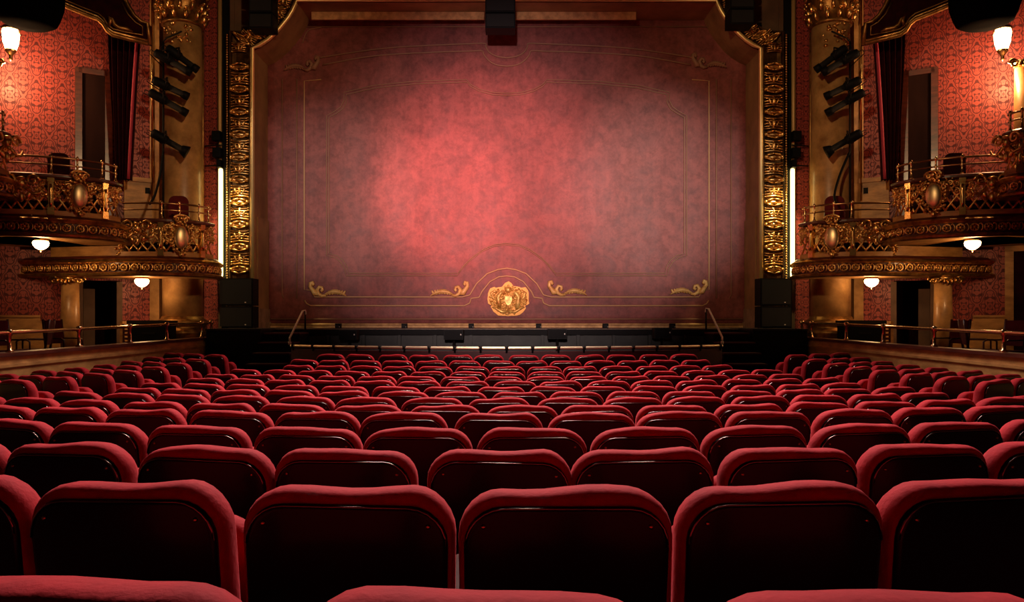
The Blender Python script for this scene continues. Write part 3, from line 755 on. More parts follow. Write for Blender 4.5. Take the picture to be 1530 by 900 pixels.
    for px in list(posts)+list(meds)+[bal0-3]:
        t_ = P.px(px); b = MB(); q = P.pt(t_, -.12, z0+1.23)
        b.lathe([(.035,0),(.035,.03),(.02,.05),(.018,.16),(.028,.19),(.018,.22),(.018,.31),(.034,.34),(.02,.38),(.005,.39)], q, 10)
        b.build('rail_post', BRASS, bx)
    if attic:
        c = MB(); P.sweep(c, [(-.34,z0+.42),(-.2,z0+.42),(-.2,z0+.66),(-.34,z0+.66)], P.px(attic[0]), P.px(attic[1])); c.build('attic_panel', CREAM, bx)
        c = MB(); q = P.pt(P.px(attic[0]), -.12, z0+.44)
        for j in range(14): c.ell(q+Vector((random.uniform(-.06,.06), random.uniform(-.06,.02), .02+.25*j/14)), .04, .04, .035, nu=6, nv=4)
        c.build('bracket', GOLD, bx)
    return bx, P
LOWP = [(331,18.75),(326,18.1),(306,17.55),(270,17.15),(225,16.95),(180,16.95),(130,17.1),(80,17.3),(30,17.62)]
UPP = [(194,17.5),(189,16.8),(168,16.2),(122,15.7),(72,15.4),(20,15.2),(-40,15.15),(-110,15.3),(-170,15.6)]
TOPP = [(25,16.2),(22,15.2),(6,14.7),(-40,14.35),(-100,14.2),(-170,14.2)]
for s in (-1, 1):
    sd = SIDE[s]
    opera_box('opera_box', s, LOWP, .95, f'lowest gilded opera box with lattice balustrade, {sd} of the stage beside the frame', 322, 178, (303, 240), (270,), (206,), attic=(174, 64), wallpx=(30, 240))
    opera_box('opera_box', s, UPP, 1.61, f'middle gilded opera box with oval medallion, {sd} of the stage below the lantern', 184, -150, (158, 76, -20, -110), (118, -65), (33,), wallpx=(-150, 190))
    opera_box('opera_box', s, TOPP, 2.27, f'topmost opera box at the outer side wall, {sd} of the stage', 18, -165, (-10, -80), (-45,), (8,), wallpx=(-160, 22))

# ================================================================ LAMPS
def globe(s, px, py, d, z, n):
    x = X(s, px, d); o = thing('ceiling_globe', (x, d, z), f'glowing glass bowl lamp under the {n} opera box, {SIDE[s]} of the stage', 'lamp', 'bowl lamps under the boxes')
    MB().lathe([(.05,-.0),(.14,-.005),(.15,-.03),(.13,-.05)], (x,d,z), 20).build('collar', BRASS, o)
    MB().lathe([(.135,-.05),(.15,-.08),(.14,-.13),(.10,-.18),(.05,-.21),(.02,-.22)], (x,d,z), 20).build('glass_bowl', GLOW, o)
    MB().lathe([(.02,-.215),(.03,-.23),(.015,-.25),(.004,-.265)], (x,d,z), 10).build('finial', BRASS, o)
    light('POINT', 'globe_light', (x, d-.02, z-.34), 17, (1, .52, .22), size=.1)
for s in (-1, 1):
    globe(s, 212, 417, 17.7, ZE(.97), 'lowest')
    globe(s, 61, 368, 15.9, ZE(1.63), 'middle')
    sd = SIDE[s]
    # hanging lantern in front of the damask wall
    d = 16.75; x = X(s, 16, d); zc = Z(60, d)
    o = thing('lantern', (x, d, zc-.35), f'bright glass lantern hanging in front of damask wallpaper, {sd} of the stage', 'lantern', 'hanging lanterns')
    MB().lathe([(.10,-.22),(.15,-.05),(.17,.14),(.15,.22)], (x,d,zc), 8, smooth=False).build('glass', GLOWL, o)
    MB().lathe([(.16,.21),(.19,.23),(.16,.27),(.08,.33),(.03,.36),(.03,.9)], (x,d,zc), 12).build('cap', BRASSD, o)
    b = MB(); b.lathe([(.11,-.20),(.10,-.25),(.05,-.30),(.03,-.36),(.045,-.39),(.005,-.44)], (x,d,zc), 12)
    b.build('finial', BRASSD, o)
    b = MB()
    for j in range(8):
        a = 2*PI*j/8; b.tube([(x+math.cos(a)*.105, d+math.sin(a)*.105, zc-.22), (x+math.cos(a)*.175, d+math.sin(a)*.175, zc+.14), (x+math.cos(a)*.155, d+math.sin(a)*.155, zc+.23)], .008, 5)
    b.build('cage', BRASSD, o)
    light('POINT', 'lantern_light', (x+s*.0, d-.02, zc-.62), 135, (1, .50, .22), size=.12)
    light('POINT', 'lantern_light', (x-s*.35, d-.1, zc-.05), 10, (1, .55, .26), size=.12)
    # dark drum of the canopy above the lantern
    d = 15.5; xc = X(s, 38, d); o = thing('canopy_drum', (xc, d, Z(36, d)), f'dark round canopy above the lantern, {sd} of the stage', 'canopy')
    MB().lathe([(.1,0),(.40,.0),(.50,.06),(.56,.2),(.62,.40),(.64,.9),(.64,1.4)], (xc, d+.1, Z(35, d)), 28).build('drum', MATTBLACK, o)
    MB().tube([(xc+.64*math.cos(2*PI*k/28), d+.1+.64*math.sin(2*PI*k/28), Z(36, d)+.95) for k in range(28)], .04, 6, closed=True).build('rim', GOLDD, o)
    MB().tube([(xc, d+.1, Z(36, d)+1.39), (xc, d+.1, 11.9)], .06, 8).build('stem', DARKMETAL, o)

# ================================================================ BOX DRAPES AND VALANCE
for s in (-1, 1):
    sd = SIDE[s]
    # dark velvet drape, gathered towards its foot
    dd = 17.9; o = thing('box_drape', (X(s, 185, dd), dd, ZE(2.36)), f'dark velvet drape hanging at the inner edge of the middle box, {sd} of the stage', 'drape', 'box drapes')
    mb = MB(); g = []; n = 40
    for i in range(19):
        t = i/18; py = 50+(268-50)*t; a = 161+12*t**1.3; b = 206-14*t**.8
        row = []
        for j in range(n+1):
            u = j/n; row.append(Vector((X(s, a+(b-a)*u, dd), dd+.09*math.sin(u*PI*9+.5*t)-.03*math.sin(u*31), Z(py, dd))))
        row += [p+Vector((0,.12,0)) for p in row[::-1]]
        g.append(row)
    mb.rows(g, closed_v=True, caps=True); mb.build('cloth', DARKVEL, o)
    mb = MB(); mb.tube([Vector((X(s, 207-14*(i/18)**.8, dd), dd-.04, Z(50+218*i/18, dd))) for i in range(19)], .035, 7); mb.build('braid_edge', REDTRIM, o)
    # valance board with gilt mouldings
    dv = 17.5
    def q(px, py, y=0): return Vector((X(s, px, dv-(228-px)*.006), dv-(228-px)*.006+y, Z(py, dv-(228-px)*.006)))
    o = thing('box_valance', q(160, 40), f'dark shaped valance with gilt mouldings over the middle box, {sd} of the stage', 'valance', 'box valances')
    low = [(66,-4),(75,0),(120,19),(148,30),(156,37),(162,47),(170,53),(190,58),(222,66)]
    up = [(222,36),(212,33),(202,24),(193,10),(186,-5),(176,-40),(66,-40)]
    MB().prism([q(x, y) for x, y in low+up], (0,.15,0)).build('board', DARKVEL, o)
    MB().tube([q(x, y, -.04) for x, y in low], .05, 8).build('gilt_moulding', GOLDD, o)
    MB().tube([q(x, y-4, -.05) for x, y in low], .03, 8).build('gilt_moulding', GOLD, o)
    MB().tube([q(x, y-9, -.03) for x, y in low[:-1]]+[q(214,53,-.03), q(214,40,-.03), q(203,34,-.03), q(192,22,-.03), q(183,5,-.03)], .018, 6).build('gilt_line', GOLDD, o)
    MB().tube([q(x, y, -.04) for x, y in [(225,68)]+up[:6]], .045, 8).build('gilt_moulding', GOLDD, o)
    b = MB(); b.tube([q(165,40,-.06), q(168,33,-.08), q(165,27,-.08), q(170,30,-.08), q(173,38,-.06), q(180,43,-.06), q(192,45,-.06), q(200,49,-.05)], [.03,.04,.03,.03,.045,.05,.05,.02], 7)
    b.build('scroll_ornament', GOLDD, o)
    # hangers to the ceiling
    MB().prism([q(66,-40), q(176,-40), q(176,-40)+Vector((0,0,3.2)), q(66,-40)+Vector((0,0,3.2))], (0,.12,0)).build('upper_board', DARKVEL, o)

# ================================================================ CHAIRS IN THE BOXES
def rounded(w, h, r, n=6, cz=0):
    pts = []
    for (cx, cy, a) in ((w/2-r, h-r, 0), (-w/2+r, h-r, PI/2)):
        for k in range(n+1): pts.append((cx+r*math.cos(a+PI/2*k/n), cy+r*math.sin(a+PI/2*k/n)+cz))
    r2 = r*.35
    for (cx, cy, a) in ((-w/2+r2, r2, PI), (w/2-r2, r2, 1.5*PI)):
        for k in range(4): pts.append((cx+r2*math.cos(a+PI/2*k/3), cy+r2*math.sin(a+PI/2*k/3)+cz))
    return pts
def box_chair(s, px, d, z, h, label, rot=0, mt=None, slim=False):
    o = thing('box_chair', (X(s, px, d), d, z), label, 'chair', 'chairs in the opera boxes')
    o.rotation_euler = (0, 0, rot)
    def bl(m, nm, mm): 
        ob = bpy.data.objects.new(nm, m.mesh(nm, mm)); COL.objects.link(ob); ob.parent = o
    if slim:
        m = MB(); m.obox((0,.235,.76), (.17,0,0), (0,.02,0), (0,.03,.2)); bl(m, 'backrest', mt)
        for ax in (-.19, .19):
            m = MB(); m.tube([(ax,.20,.44),(ax,.27,h)], .02, 6); bl(m, 'back_post', MAHOG)
            m = MB(); m.tube([(ax,-.2,.43),(ax,-.2,.62),(ax,-.14,.65),(ax,.22,.65)], .014, 6); bl(m, 'armrest', MAHOG)
    else:
        m = MB(); m.prism([(x, .20, zz) for x, zz in rounded(.42, h-.52, .14, cz=.5)], (0,.06,0)); bl(m, 'backrest', mt or DARKVEL)
    m = MB(); m.box(-.22,.22,-.24,.22,.42,.49); bl(m, 'seat', mt or DARKVEL)
    for ax in (-.2, .2):
        for ay in (-.21, .22):
            m = MB(); m.tube([(ax,ay,0),(ax,ay,.43 if ay < 0 or slim else .8)], [.014,.022], 6); bl(m, 'leg', MAHOG)
    return o
for s in (-1, 1):
    sd = SIDE[s]
    box_chair(s, 84, 16.9, ZE(1.61+.75), 1.24, f'dark upholstered chair behind the middle box rail under the lantern, {sd} of the stage', s*-.3)
    box_chair(s, 109, 17.75, ZE(1.61+.75), 1.05, f'low dark chair beside the door of the middle box, {sd} of the stage', s*-.3)
    box_chair(s, 264, 17.75, ZE(.95+.75), 1.12, f'dark red chair in the lowest box in front of the column, {sd} of the stage', s*-.2, CHAIRRED)
    for k, px in enumerate((96, 50, 14)):
        dd = (13.9, 13.2, 12.6)[k]
        o = box_chair(s, px, dd, ZE(BOXZ), .98, f'red wooden chair behind the brass rail, {("nearest","second","third")[k]} from the short column, {sd} of the stage', s*-1.25 if k != 1 else s*1.25, CHAIRRED, True)

# ================================================================ PARAPETS AND BRASS RAILS OF THE STALLS BOXES
for s in (-1, 1):
    sd = SIDE[s]
    o = thing('parapet', (s*6.5, 12, ZE(-1.6)), f'ochre panelled parapet wall along the stalls, {sd} of the seats', 'parapet')
    def pz(y): return ZE(-.41+.07*(y-10)/8)
    ya, yb = -5.5, 17.95
    MB().prism([(s*6.42, ya, ZE(-1.62)), (s*6.42, yb, ZE(-1.62)), (s*6.42, yb, pz(yb)-.04), (s*6.42, ya, pz(ya)-.04)], (s*.16,0,0)).build('wall_core', CREAM, o)
    MB().prism([(s*6.38, ya, pz(ya)-.05), (s*6.38, yb+.04, pz(yb)-.05), (s*6.38, yb+.04, pz(yb)), (s*6.38, ya, pz(ya))], (s*.25,0,0)).build('coping', MAHOG, o)
    MB().prism([(s*6.395, ya, pz(ya)-.19), (s*6.395, yb+.02, pz(yb)-.19), (s*6.395, yb+.02, pz(yb)-.15), (s*6.395, ya, pz(ya)-.15)], (s*.05,0,0)).build('rail_moulding', CREAM, o)
    o = thing('brass_rail', (s*6.47, 12, ZE(-.40)), f'polished brass handrail on posts along the parapet, {sd} of the seats', 'rail')
    def rz(y): return ZE(-.16+.12*(y-10)/7)
    MB().tube([(s*6.47, -5, rz(-5)+.3*0), (s*6.47, 10, rz(10)), (s*6.47, 17.7, rz(17.7))], .026, 10).build('handrail', BRASS, o)
    for y in (4.2, 6.3, 8.4, 10.45, 12.15, 13.8, 15.3, 17.05, 17.6):
        MB().lathe([(.05,0),(.05,.02),(.026,.035),(.024,rz(y)-pz(y)-.05),(.04,rz(y)-pz(y)-.03),(.042,rz(y)-pz(y)+.03),(.02,rz(y)-pz(y)+.05)], (s*6.47, y, pz(y)), 10).build('rail_post', BRASS, o)
    # black equipment case below the damask
    d = 17.65
    o = thing('equipment_case', (X(s, 222, d), d, ZE(BOXZ)), f'black equipment case under the damask panel behind the rail, {sd} of the stage', 'case')
    m = MB(); m.box(X(s, 192, d), X(s, 252, d), d, d+.4, ZE(BOXZ), Z(481, d)); m.build('body', BLACK, o)
    m = MB(); m.box(X(s, 190, d), X(s, 254, d), d-.03, d+.42, Z(481, d)-.05, Z(479, d)); m.build('lid', BLACKGR, o)
    m = MB(); m.box(X(s, 232, d), X(s, 212, d), d-.02, d+.02, Z(500, d), Z(497, d)); m.build('handle', DARKMETAL, o)
    o = thing('slatted_stand', (X(s, 186, 17.6), 17.6, ZE(BOXZ)), f'small ochre slatted stand beside the black equipment case, {sd} of the stage', 'stand')
    m = MB(); m.box(X(s, 179, 17.6), X(s, 183, 17.6), 17.6, 17.66, ZE(BOXZ), Z(480, 17.6)); m.build('post', CREAM, o)
    for j in range(8):
        m = MB(); zz = ZE(-.75)+j*.085; m.box(X(s, 184, 17.6), X(s, 191, 17.6), 17.6, 17.64, zz, zz+.05); m.build('slat', MAHOG, o)
    m = MB(); m.box(X(s, 183, 17.6), X(s, 184.5, 17.6), 17.6, 17.66, ZE(BOXZ), Z(484, 17.6)); m.box(X(s, 190.5, 17.6), X(s, 192, 17.6), 17.6, 17.66, ZE(BOXZ), Z(484, 17.6)); m.build('side_rail', MAHOG, o)

# ================================================================ STAGE LIGHTING ON THE COLUMNS
def fixture(s, px0, py0, px1, py1, d, label, kind=0):
    a = Vector((X(s, px0, d), d-.12, Z(py0, d))); b = Vector((X(s, px1, d), d+.10, Z(py1, d)))
    ax = (b-a).normalized(); ln = (b-a).length
    o = thing('stage_spotlight', a.lerp(b, .4), label, 'spotlight', 'spotlights on the columns')
    MB().lathe([(.03,0),(.085,.02),(.10,.08),(.10,ln*.42),(.075,ln*.46)], a, 14, axis=ax).build('lamp_house', BLACK, o)
    MB().lathe([(.07,ln*.44),(.07,ln*.82),(.085,ln*.84)], a, 14, axis=ax).build('barrel', BLACKGR, o)
    prof = [(.085,ln*.83),(.09,ln*.9),(.09,ln)] if not kind else [(.085,ln*.83),(.10,ln*.86),(.15,ln*1.02)]
    MB().lathe(prof, a, 14, axis=ax).build('lens_hood', BLACK, o)
    u = ax.cross(Vector((0,1,0))).normalized(); c = a+ax*ln*.4
    sd_ = ax.cross(u).normalized()
    MB().tube([c+sd_*.13, c+sd_*.14+u*.02+Vector((0,0,.14)), c-sd_*.14+Vector((0,0,.14)), c-sd_*.13], .014, 6).build('yoke', DARKMETAL, o)
    MB().tube([c+Vector((0,0,.13)), c+Vector((-s*-.0,.02,.2)), Vector((X(s, 244, 18.1), 18.06, c.z+.2))], .018, 6).build('clamp_arm', DARKMETAL, o)
    MB().tube([a, a-ax*.08, a-ax*.12+Vector((0,0,-.1)), Vector((X(s, 244, 18.1), 18.05, a.z-.2))], .010, 5).build('cable', BLACK, o)
for s in (-1, 1):
    sd = SIDE[s]
    d = 18.1
    o = thing('lighting_pole', (X(s, 244, d), d, Z(312, d)), f'black vertical lighting pole in front of the marble column, {sd} of the stage', 'pole')
    MB().tube([(X(s, 244, d), d, ZE(1.7)), (X(s, 244, d), d, Z(62, d))], .025, 8).build('pipe', DARKMETAL, o)
    MB().tube([(X(s, 244, d), d, Z(62, d)), (X(s, 250, d), d-.05, Z(58, d)), (X(s, 262, d), d-.05, Z(53, d)), (X(s, 273, d), d-.05, Z(48, d))], .02, 7).build('top_arm', DARKMETAL, o)
    MB().lathe([(.02,0),(.12,.01),(.12,.04),(.03,.06)], (X(s, 244, d), d, ZE(1.7)), 12).build('foot_plate', DARKMETAL, o)
    nm = ('topmost', 'second', 'third', 'fourth', 'lowest')
    FX = [(252,73,293,103,0),(234,80,283,107,0),(231,121,279,143,0),(226,139,277,168,0),(230,199,276,226,1)]
    for k, (a, b, c, e, kd) in enumerate(FX):
        fixture(s, a, b, c, e, d-.22-.1*(k == 1), f'black stage spotlight, {nm[k]} on the pole by the column {sd} of the stage', kd)
    pts = [(X(s, 247, d), d-.1, Z(228, d)), (X(s, 243 if s < 0 else 262, d), d-.12, Z(262, d)), (X(s, 243 if s < 0 else 278, d), d-.4, Z(296, d)), (X(s, 246 if s < 0 else 284, d), d-.75, Z(312, d))]
    tag(MB().tube(catmull(pts, 4), .028, 7).build('cable', BLACK), f'black cable running down from the spotlights into the lowest box, {sd} of the stage', 'cable')
    # small fixtures on the moulding by the frame
    d = 18.95
    o = thing('side_light', (X(s, 326, d), d, Z(238, d)), f'small black side lights on arms beside the gilt frame, {sd} of the stage', 'light', None)
    for (a, b, c, e) in ((319,197,331,211),(320,222,332,236),(326,240,332,251)):
        MB().box(X(s, a, d), X(s, c, d), d-.12, d+.08, Z(e, d), Z(b, d)).build('lamp_box', BLACK, o)
    for y in (217, 247): MB().tube([(X(s, 304, d), d+.1, Z(y, d)), (X(s, 331, d), d, Z(y, d))], .016, 6).build('arm', DARKMETAL, o)
    MB().tube([(X(s, 326, d), d+.0, Z(250, d)), (X(s, 326, d), d+.0, Z(198, d))], .014, 6).build('bracket', DARKMETAL, o)
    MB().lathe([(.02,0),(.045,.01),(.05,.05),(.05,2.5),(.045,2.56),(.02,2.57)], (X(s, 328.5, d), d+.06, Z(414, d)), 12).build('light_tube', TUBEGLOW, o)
    # its beam falls down the moulding and the gilt frame
    light('SPOT', 'side_beam', (X(s, 335, 18.4), 18.2, Z(236, 18.4)), 420, (1, .80, .36), (X(s, 352, 19), 19.1, Z(400, 19)), .04, math.radians(58), .6)

# ================================================================ LOUDSPEAKERS
for s in (-1, 1):
    sd = SIDE[s]; d = 18.35
    xa, xb = X(s, 331, d), X(s, 378, d)
    for k, (y0, y1, nm) in enumerate(((416, 457, 'upper'), (458, 490, 'lower'))):
        o = thing('loudspeaker', ((xa+xb)/2, d, Z(y1, d)), f'{nm} black loudspeaker of the stack beside the gilt frame, {sd} of the stage', 'loudspeaker', 'stacked loudspeakers')
        z0_, z1_ = Z(y1, d)+(.0 if k else .005), Z(y0, d)
        MB().box(xa, xb, d, d+.42, z0_, z1_).build('cabinet', BLACK, o)
        MB().box(xa+.03*-s*-1*(1 if s<0 else 1)*(1 if xa < xb else -1), xb-.03*(1 if xa < xb else -1), d-.03, d+.01, z0_+.03, z1_-.03).build('grille', BLACKGR, o)
        MB().box((xa+xb)/2+.18, (xa+xb)/2+.21, d-.035, d-.025, z0_+.06, z0_+.08).build('badge', STEEL, o)
    o = thing('masking_block', (s*5.9, 17.6, ZE(-1.6)), f'black draped riser carrying the loudspeakers, {sd} of the pit', 'riser')
    MB().box(s*5.22, s*6.36, 17.0, 18.76, floor_z(5.8, 17)-.0, ZE(-.20)).build('body', BLACK, o)
    MB().box(s*5.20, s*6.37, 16.97, 18.77, ZE(-.205), ZE(-.165)).build('top_board', BLACKGR, o)
    # suspended clusters
for px0, px1, py, lb, dd in ((372, 407, 42, 'black loudspeaker hung over the left corner of the gilt frame', 18.3), (725, 770, 42, 'black loudspeaker cluster hung above the middle of the curtain', 18.2), (1091, 1127, 36, 'black loudspeaker hung over the right corner of the gilt frame', 18.3)):
    a, b = Wp(px0, py, dd), Wp(px1, py, dd); o = thing('hanging_loudspeaker', ((a.x+b.x)/2, dd, a.z), lb, 'loudspeaker', 'hung loudspeakers')
    for k in range(3):
        MB().box(a.x, b.x, dd, dd+.45, a.z+k*.36, a.z+k*.36+.34).build('cabinet', BLACK, o)
        MB().box(a.x+.03, b.x-.03, dd-.03, dd, a.z+k*.36+.03, a.z+k*.36+.31).build('grille', BLACKGR, o)
    for x in (a.x+.08, b.x-.08): MB().tube([(x, dd+.2, a.z+1.0), (x, dd+.2, 11.9)], .012, 5).build('hanging_cable', DARKMETAL, o)

# ================================================================ ORCHESTRA PIT
RR = 7.2; RC = 14.75+RR
def rail_pt(x, z): return Vector((x, RC-math.sqrt(RR*RR-x*x), z))
fz = floor_z(0, 14.7)
o = thing('pit_rail', (0, 14.75, fz), 'curved pit barrier with polished brass top rail behind the front row', 'rail')
n = 48; xs_ = [-4.35+8.7*i/n for i in range(n+1)]
MB().tube([rail_pt(x, ZE(-.50)) for x in xs_], .03, 8).build('brass_tube', BRASSR, o)
mb = MB(); mb.rows([[rail_pt(x, fz-.15), rail_pt(x, ZE(-.56)), rail_pt(x, ZE(-.56))+Vector((0,.12,0)), rail_pt(x, fz-.15)+Vector((0,.12,0))] for x in xs_], smooth=False, closed_v=True, caps=True)
mb.build('barrier_panel', MAROON, o)
for k in range(19):
    x = -4.3+8.6*k/18
    MB().lathe([(.02,-.09),(.02,-.03),(.042,-.03),(.042,.03),(.02,.035)], rail_pt(x, ZE(-.50))+Vector((0,0,0)), 8, axis=(0,0,1)).build('bracket', DARKMETAL, o)
# monitors and footlights on the stage front
for k, (a, b, y0, y1) in enumerate(((506,533,493,508),(663,692,493,508),(819,847,492,507),(978,1004,490,506))):
    d = 17.5; p0, p1 = Wp(a, y1, d), Wp(b, y0, d)
    o = thing('pit_monitor', ((p0.x+p1.x)/2, d, p0.z), f'small black loudspeaker on a stand in the pit, {("first","second","third","fourth")[k]} from the left stair rail', 'loudspeaker', 'pit loudspeakers')
    sg = -1 if k < 2 else 1
    MB().prism([(p0.x, d, p0.z), (p1.x, d, p0.z), (p1.x, d, p1.z), (p0.x, d, p1.z)], (0,.3,0)).build('cabinet', BLACKGR, o)
    MB().box(p0.x+.02, p1.x-.02, d-.02, d, p0.z+.02, p1.z-.02).build('grille', BLACK, o)
    MB().box(p1.x-.06, p1.x-.04, d-.03, d-.02, p1.z-.12, p1.z-.09).build('badge', STEEL, o)
    MB().tube([((p0.x+p1.x)/2, d+.15, ZE(-1.45)), ((p0.x+p1.x)/2, d+.15, p0.z)], .03, 8).build('stand', DARKMETAL, o)
for k, px in enumerate((505, 604, 704, 805, 905, 1005)):
    d = 18.05; p = Wp(px, 494, d)
    o = thing('footlight', (p.x, d, ZE(-.17)), f'small black footlight on the stage edge, {("first","second","third","fourth","fifth","sixth")[k]} from the left stair rail', 'footlight', 'footlights on the stage edge')
    MB().box(p.x-.06, p.x+.06, d-.03, d+.12, ZE(-.165), ZE(-.055)).build('housing', BLACK, o)
    MB().box(p.x-.045, p.x+.045, d-.045, d-.03, ZE(-.15), ZE(-.09)).build('face', BLACKGR, o)
    MB().tube([(p.x+.04, d-.05, ZE(-.13)), (p.x+.04, d-.03, ZE(-.13))], .008, 6).build('knob', STEEL, o)
# pit floor
struct(MB().box(-6.4, 6.4, 15.0, 18.1, ZE(-1.75), ZE(-1.6)).build('floor', BLACK))
# steps to the stage with a pale handrail each
for s in (-1, 1):
    sd = SIDE[s]
    o = thing('stage_steps', (s*4.8, 16.4, floor_z(4.8, 16)), f'black steps with red carpet edges up to the stage, {sd} of the pit', 'steps')
    for k, (zz, d) in enumerate(((-.85, 15.95), (-.65, 16.35), (-.44, 16.75), (-.25, 17.15))):
        MB().box(s*4.42, s*5.18, d, d+.5 if k < 3 else 18.0, floor_z(4.8, 16)-.05, ZE(zz)-.03).build('step', BLACK, o)
        MB().box(s*4.42, s*5.18, d-.03, d+.42 if k < 3 else 17.97, ZE(zz)-.03, ZE(zz)).build('tread', MAROON, o)
    if s < 0: pts = [Wp(433,511,16.6), Wp(433,505,16.6), Wp(452,465,17.4), Wp(456,464,17.45), Wp(457,470,17.45)]
    else: pts = [Wp(1079,510,16.6), Wp(1079,504,16.6), Wp(1059,462,17.4), Wp(1055,461,17.45), Wp(1054,467,17.45)]
    h = thing('stair_handrail', pts[0]+Vector((0,0,-.3)), f'pale metal stair handrail {sd} of the pit', 'handrail')
    MB().tube(pts, .02, 8).build('rail', STEEL, h)
    MB().tube([pts[0], pts[0]+Vector((0,0,-.06))], .03, 8).build('foot', STEEL, h)
    MB().tube([pts[3], Vector((pts[3].x, pts[3].y, ZE(-.22)))], .02, 8).build('post', DARKMETAL, h)

# ================================================================ STALLS SEATING
SW, SH = .525, .56     # back width and height
def ring(w, h, r, y, inset, n=6, base=.37, taper=.02, crown=.006):
    pts = []
    for x, z in rounded(w-2*inset, h-2*inset, r-inset*.3, n):
        zz = z+inset; k = 1-taper*(1-zz/h)
        pts.append(Vector((x*k, y, base+zz+crown*math.cos(x/w*PI))))
    return pts
LEAN = .13
def lean(v): return Vector((v.x, v.y-LEAN*(v.z-.37)+LEAN*SH*.98, v.z))
BACKS = []
for vr in range(5):        # worn cushions: each sags a little differently
    mb = MB(); g = []; ph = vr*1.3
    for y, ins in ((-.052,.030),(-.050,.012),(-.040,.004),(-.015,0),(.02,.002),(.05,.016),(.075,.045),(.085,.10)):
        rg_ = ring(SW, SH, .105, y, ins)
        # extra points along the straight top edge so that it can wave
        out_ = []
        for a_, b_ in zip(rg_, rg_[1:]+rg_[:1]):
            out_.append(a_)
            if abs(a_.x-b_.x) > .15 and a_.z > .7: out_ += [a_.lerp(b_, k_/6) for k_ in range(1, 6)]
        for p_ in out_:
            up_ = max(0, (p_.z-.75)/.18); p_.z += up_*(.005*math.sin(p_.x*11+ph)+.003*math.sin(p_.x*23+ph*2)+.004*math.cos(p_.x/SW*PI))
        g.append([lean(p) for p in out_])
    mb.rows(g, closed_v=True, caps=True); BACKS.append(mb.mesh('back_cushion', VELVET))
rim_ = [lean(p) for p in ring(SW-.030, SH-.036, .092, -.0655, .004, base=.375, taper=.02)]
rim_ = [p for p in rim_ if p.z > .37+SH*.74]
GLINTM = MB().tube(rim_, .0028, 6).mesh('panel_glint', RIM)  # thin glossy strip added along the panel top to catch glints
def panel_ring(y, ins):
    return [lean(Vector((p.x, p.y, p.z))) for p in ring(SW-.030, SH-.036, .092, y, ins, base=.375, taper=.02)]
mb = MB(); mb.rows([panel_ring(-.045, 0), panel_ring(-.058, 0), panel_ring(-.064, .005), panel_ring(-.066, .014), panel_ring(-.066, .10)], closed_v=True, caps=True)
for f in range(len(mb.sm)): mb.sm[f] = True
PANELM = mb.mesh('back_panel', LACQ)
SC = MB().lathe([(.006,0),(.006,.003),(.003,.005)], lean(Vector((0, -.066, .37+SH-.075))), 8, axis=(0,-1,0))
SCREWM = SC.mesh('screw', BRASSD)
# tip-up cushion, folded
mb = MB(); g = []
for y, ins in ((.10,.03),(.105,.01),(.13,0),(.17,.0),(.20,.015),(.21,.05)):
    g.append([lean(Vector((p.x, p.y+.05, p.z))) for p in ring(.46, .40, .09, y, ins, base=.40, taper=0)])
mb.rows(g, closed_v=True, caps=True); SEATM = mb.mesh('seat_cushion', VELVET)
mb = MB(); mb.rows([[Vector((x, y, z)) for x, z in rounded(.05, .035, .014, 3, .60)] for y in (.13, .16, .42, .46)], closed_v=True, caps=True)
ARMM = mb.mesh('armrest', ARMWOOD)
mb = MB(); mb.box(-.016, .016, .12, .40, .05, .60); mb.box(-.03, .03, .08, .44, 0, .05)
SIDEM = mb.mesh('side_frame', DARKMETAL)
ORD = ['zero','first','second','third','fourth','fifth','sixth','seventh','eighth','ninth','tenth','eleventh','twelfth','thirteenth','fourteenth','fifteenth']
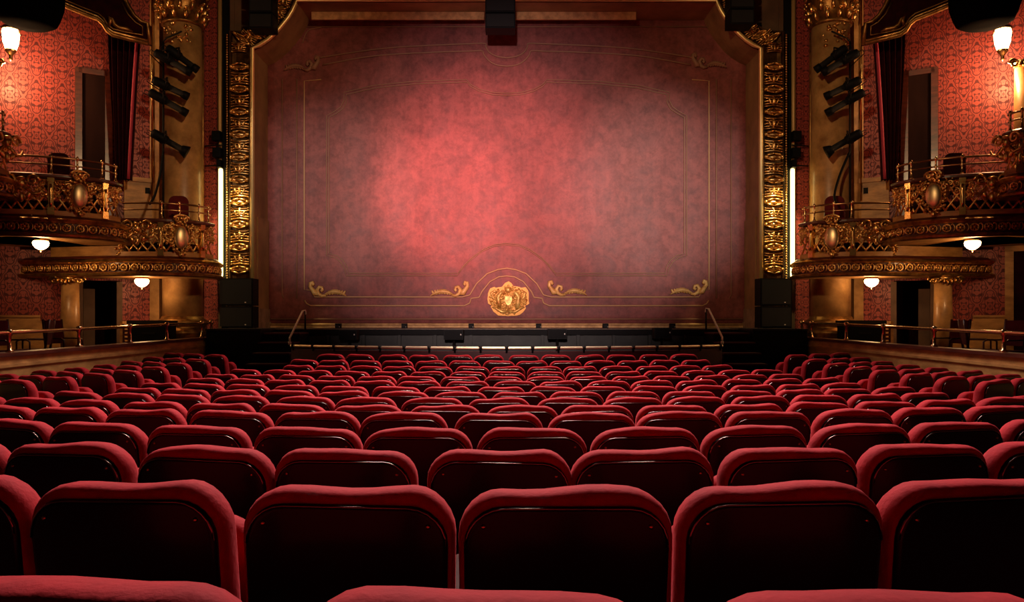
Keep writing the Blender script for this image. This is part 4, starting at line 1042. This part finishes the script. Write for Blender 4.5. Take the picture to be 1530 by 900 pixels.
def seat(x, y, z, rz, label, group, jit, arms):
    o = thing('theatre_seat', (x, y, z), label, 'theatre seat', group)
    o.rotation_euler = (random.uniform(-.012, .012)*jit, random.uniform(-.020, .020)*jit, rz+random.uniform(-.02, .02)*jit)
    for nm, me in (('back_cushion', random.choice(BACKS)), ('back_panel', PANELM), ('seat_cushion', SEATM)):
        c = bpy.data.objects.new(nm, me); COL.objects.link(c); c.parent = o
        if nm == 'back_panel':
            q = bpy.data.objects.new('panel_glint', GLINTM); COL.objects.link(q); q.parent = c
        if nm == 'back_panel' and y < 7:
            for sx in (-.20, .20):
                q = bpy.data.objects.new('screw', SCREWM); COL.objects.link(q); q.parent = c; q.location = (sx, 0, 0)
    for a in arms:
        for nm, me in (('armrest', ARMM), ('side_frame', SIDEM)):
            c = bpy.data.objects.new(nm, me); COL.objects.link(c); c.parent = o; c.location = (a*.27, 0, 0)
    return o
ROWD = [1.10+.9*i-.02*(i == 1)-.04*(i == 0) for i in range(15)]
PH = [.232,-.129,.23,-.146,.219,-.168,.217,-.16,.20,-.184,.227,-.275,.29,.146,0]
RAD = [9, 8.5, 9, 10.5, 11.5, 12.5, 13]+[14]*8
PITCH = .54
for i, d in enumerate(ROWD):
    R_ = RAD[i]; lim = 4.32 if i < 10 else (4.2 if i < 12 else 3.78)
    vis = min(lim, 800/F*(d+.6)+.5)
    row_from_rail = 15-i
    ks = range(-12, 13); cand = []
    for k in ks:
        a = PH[i]+PITCH*(k+.5) if i < 14 else .01+PITCH*(k+.5)+.055*math.floor((k+.0)/2)+.02
        th = a/R_; x = R_*math.sin(th); y = d+R_*(1-math.cos(th))
        if abs(x)+.24 > vis: continue
        cand.append((x, y, th))
    for (x, y, th) in cand:
        nl = len([c for c in cand if (0 < c[0] <= x+1e-6 if x > 0 else x-1e-6 <= c[0] <= 0)])
        lb = f'red velvet theatre seat in {ORD[row_from_rail]} row from pit rail, {ORD[nl]} {"right" if x > 0 else "left"} of centre line'
        z = EYE-Hd(d)-TOP
        edge = (x, y, th) == cand[-1] or i == 14
        # centre the seat so that the top of its back stands at (x, y)
        o = seat(x, y, z, th, lb, f'seats of the {ORD[row_from_rail]} row from the pit rail', 1.0, (-1, 1) if edge else (-1,))
        if i == 0 and x < -.3: o.location.z += .018
for s in (-1, 1):
    for r in range(9):
        d = 13.8-.8*r
        for k in range(3):
            x = s*(5.0+.475*k); y = d+.27*k; 
            px = CX+x*F/y
            if px < -60 or px > 1590: continue
            lb = f'red velvet seat of {SIDE[s]} side block, {ORD[r+1]} row from stage, {("next to the aisle","middle of three","next to the parapet")[k]}'
            seat(x, y, floor_z(x, y), s*.50, lb, f'seats of the {SIDE[s]} side block', 1.0, (-1, 1) if k == 2 else (-s,))
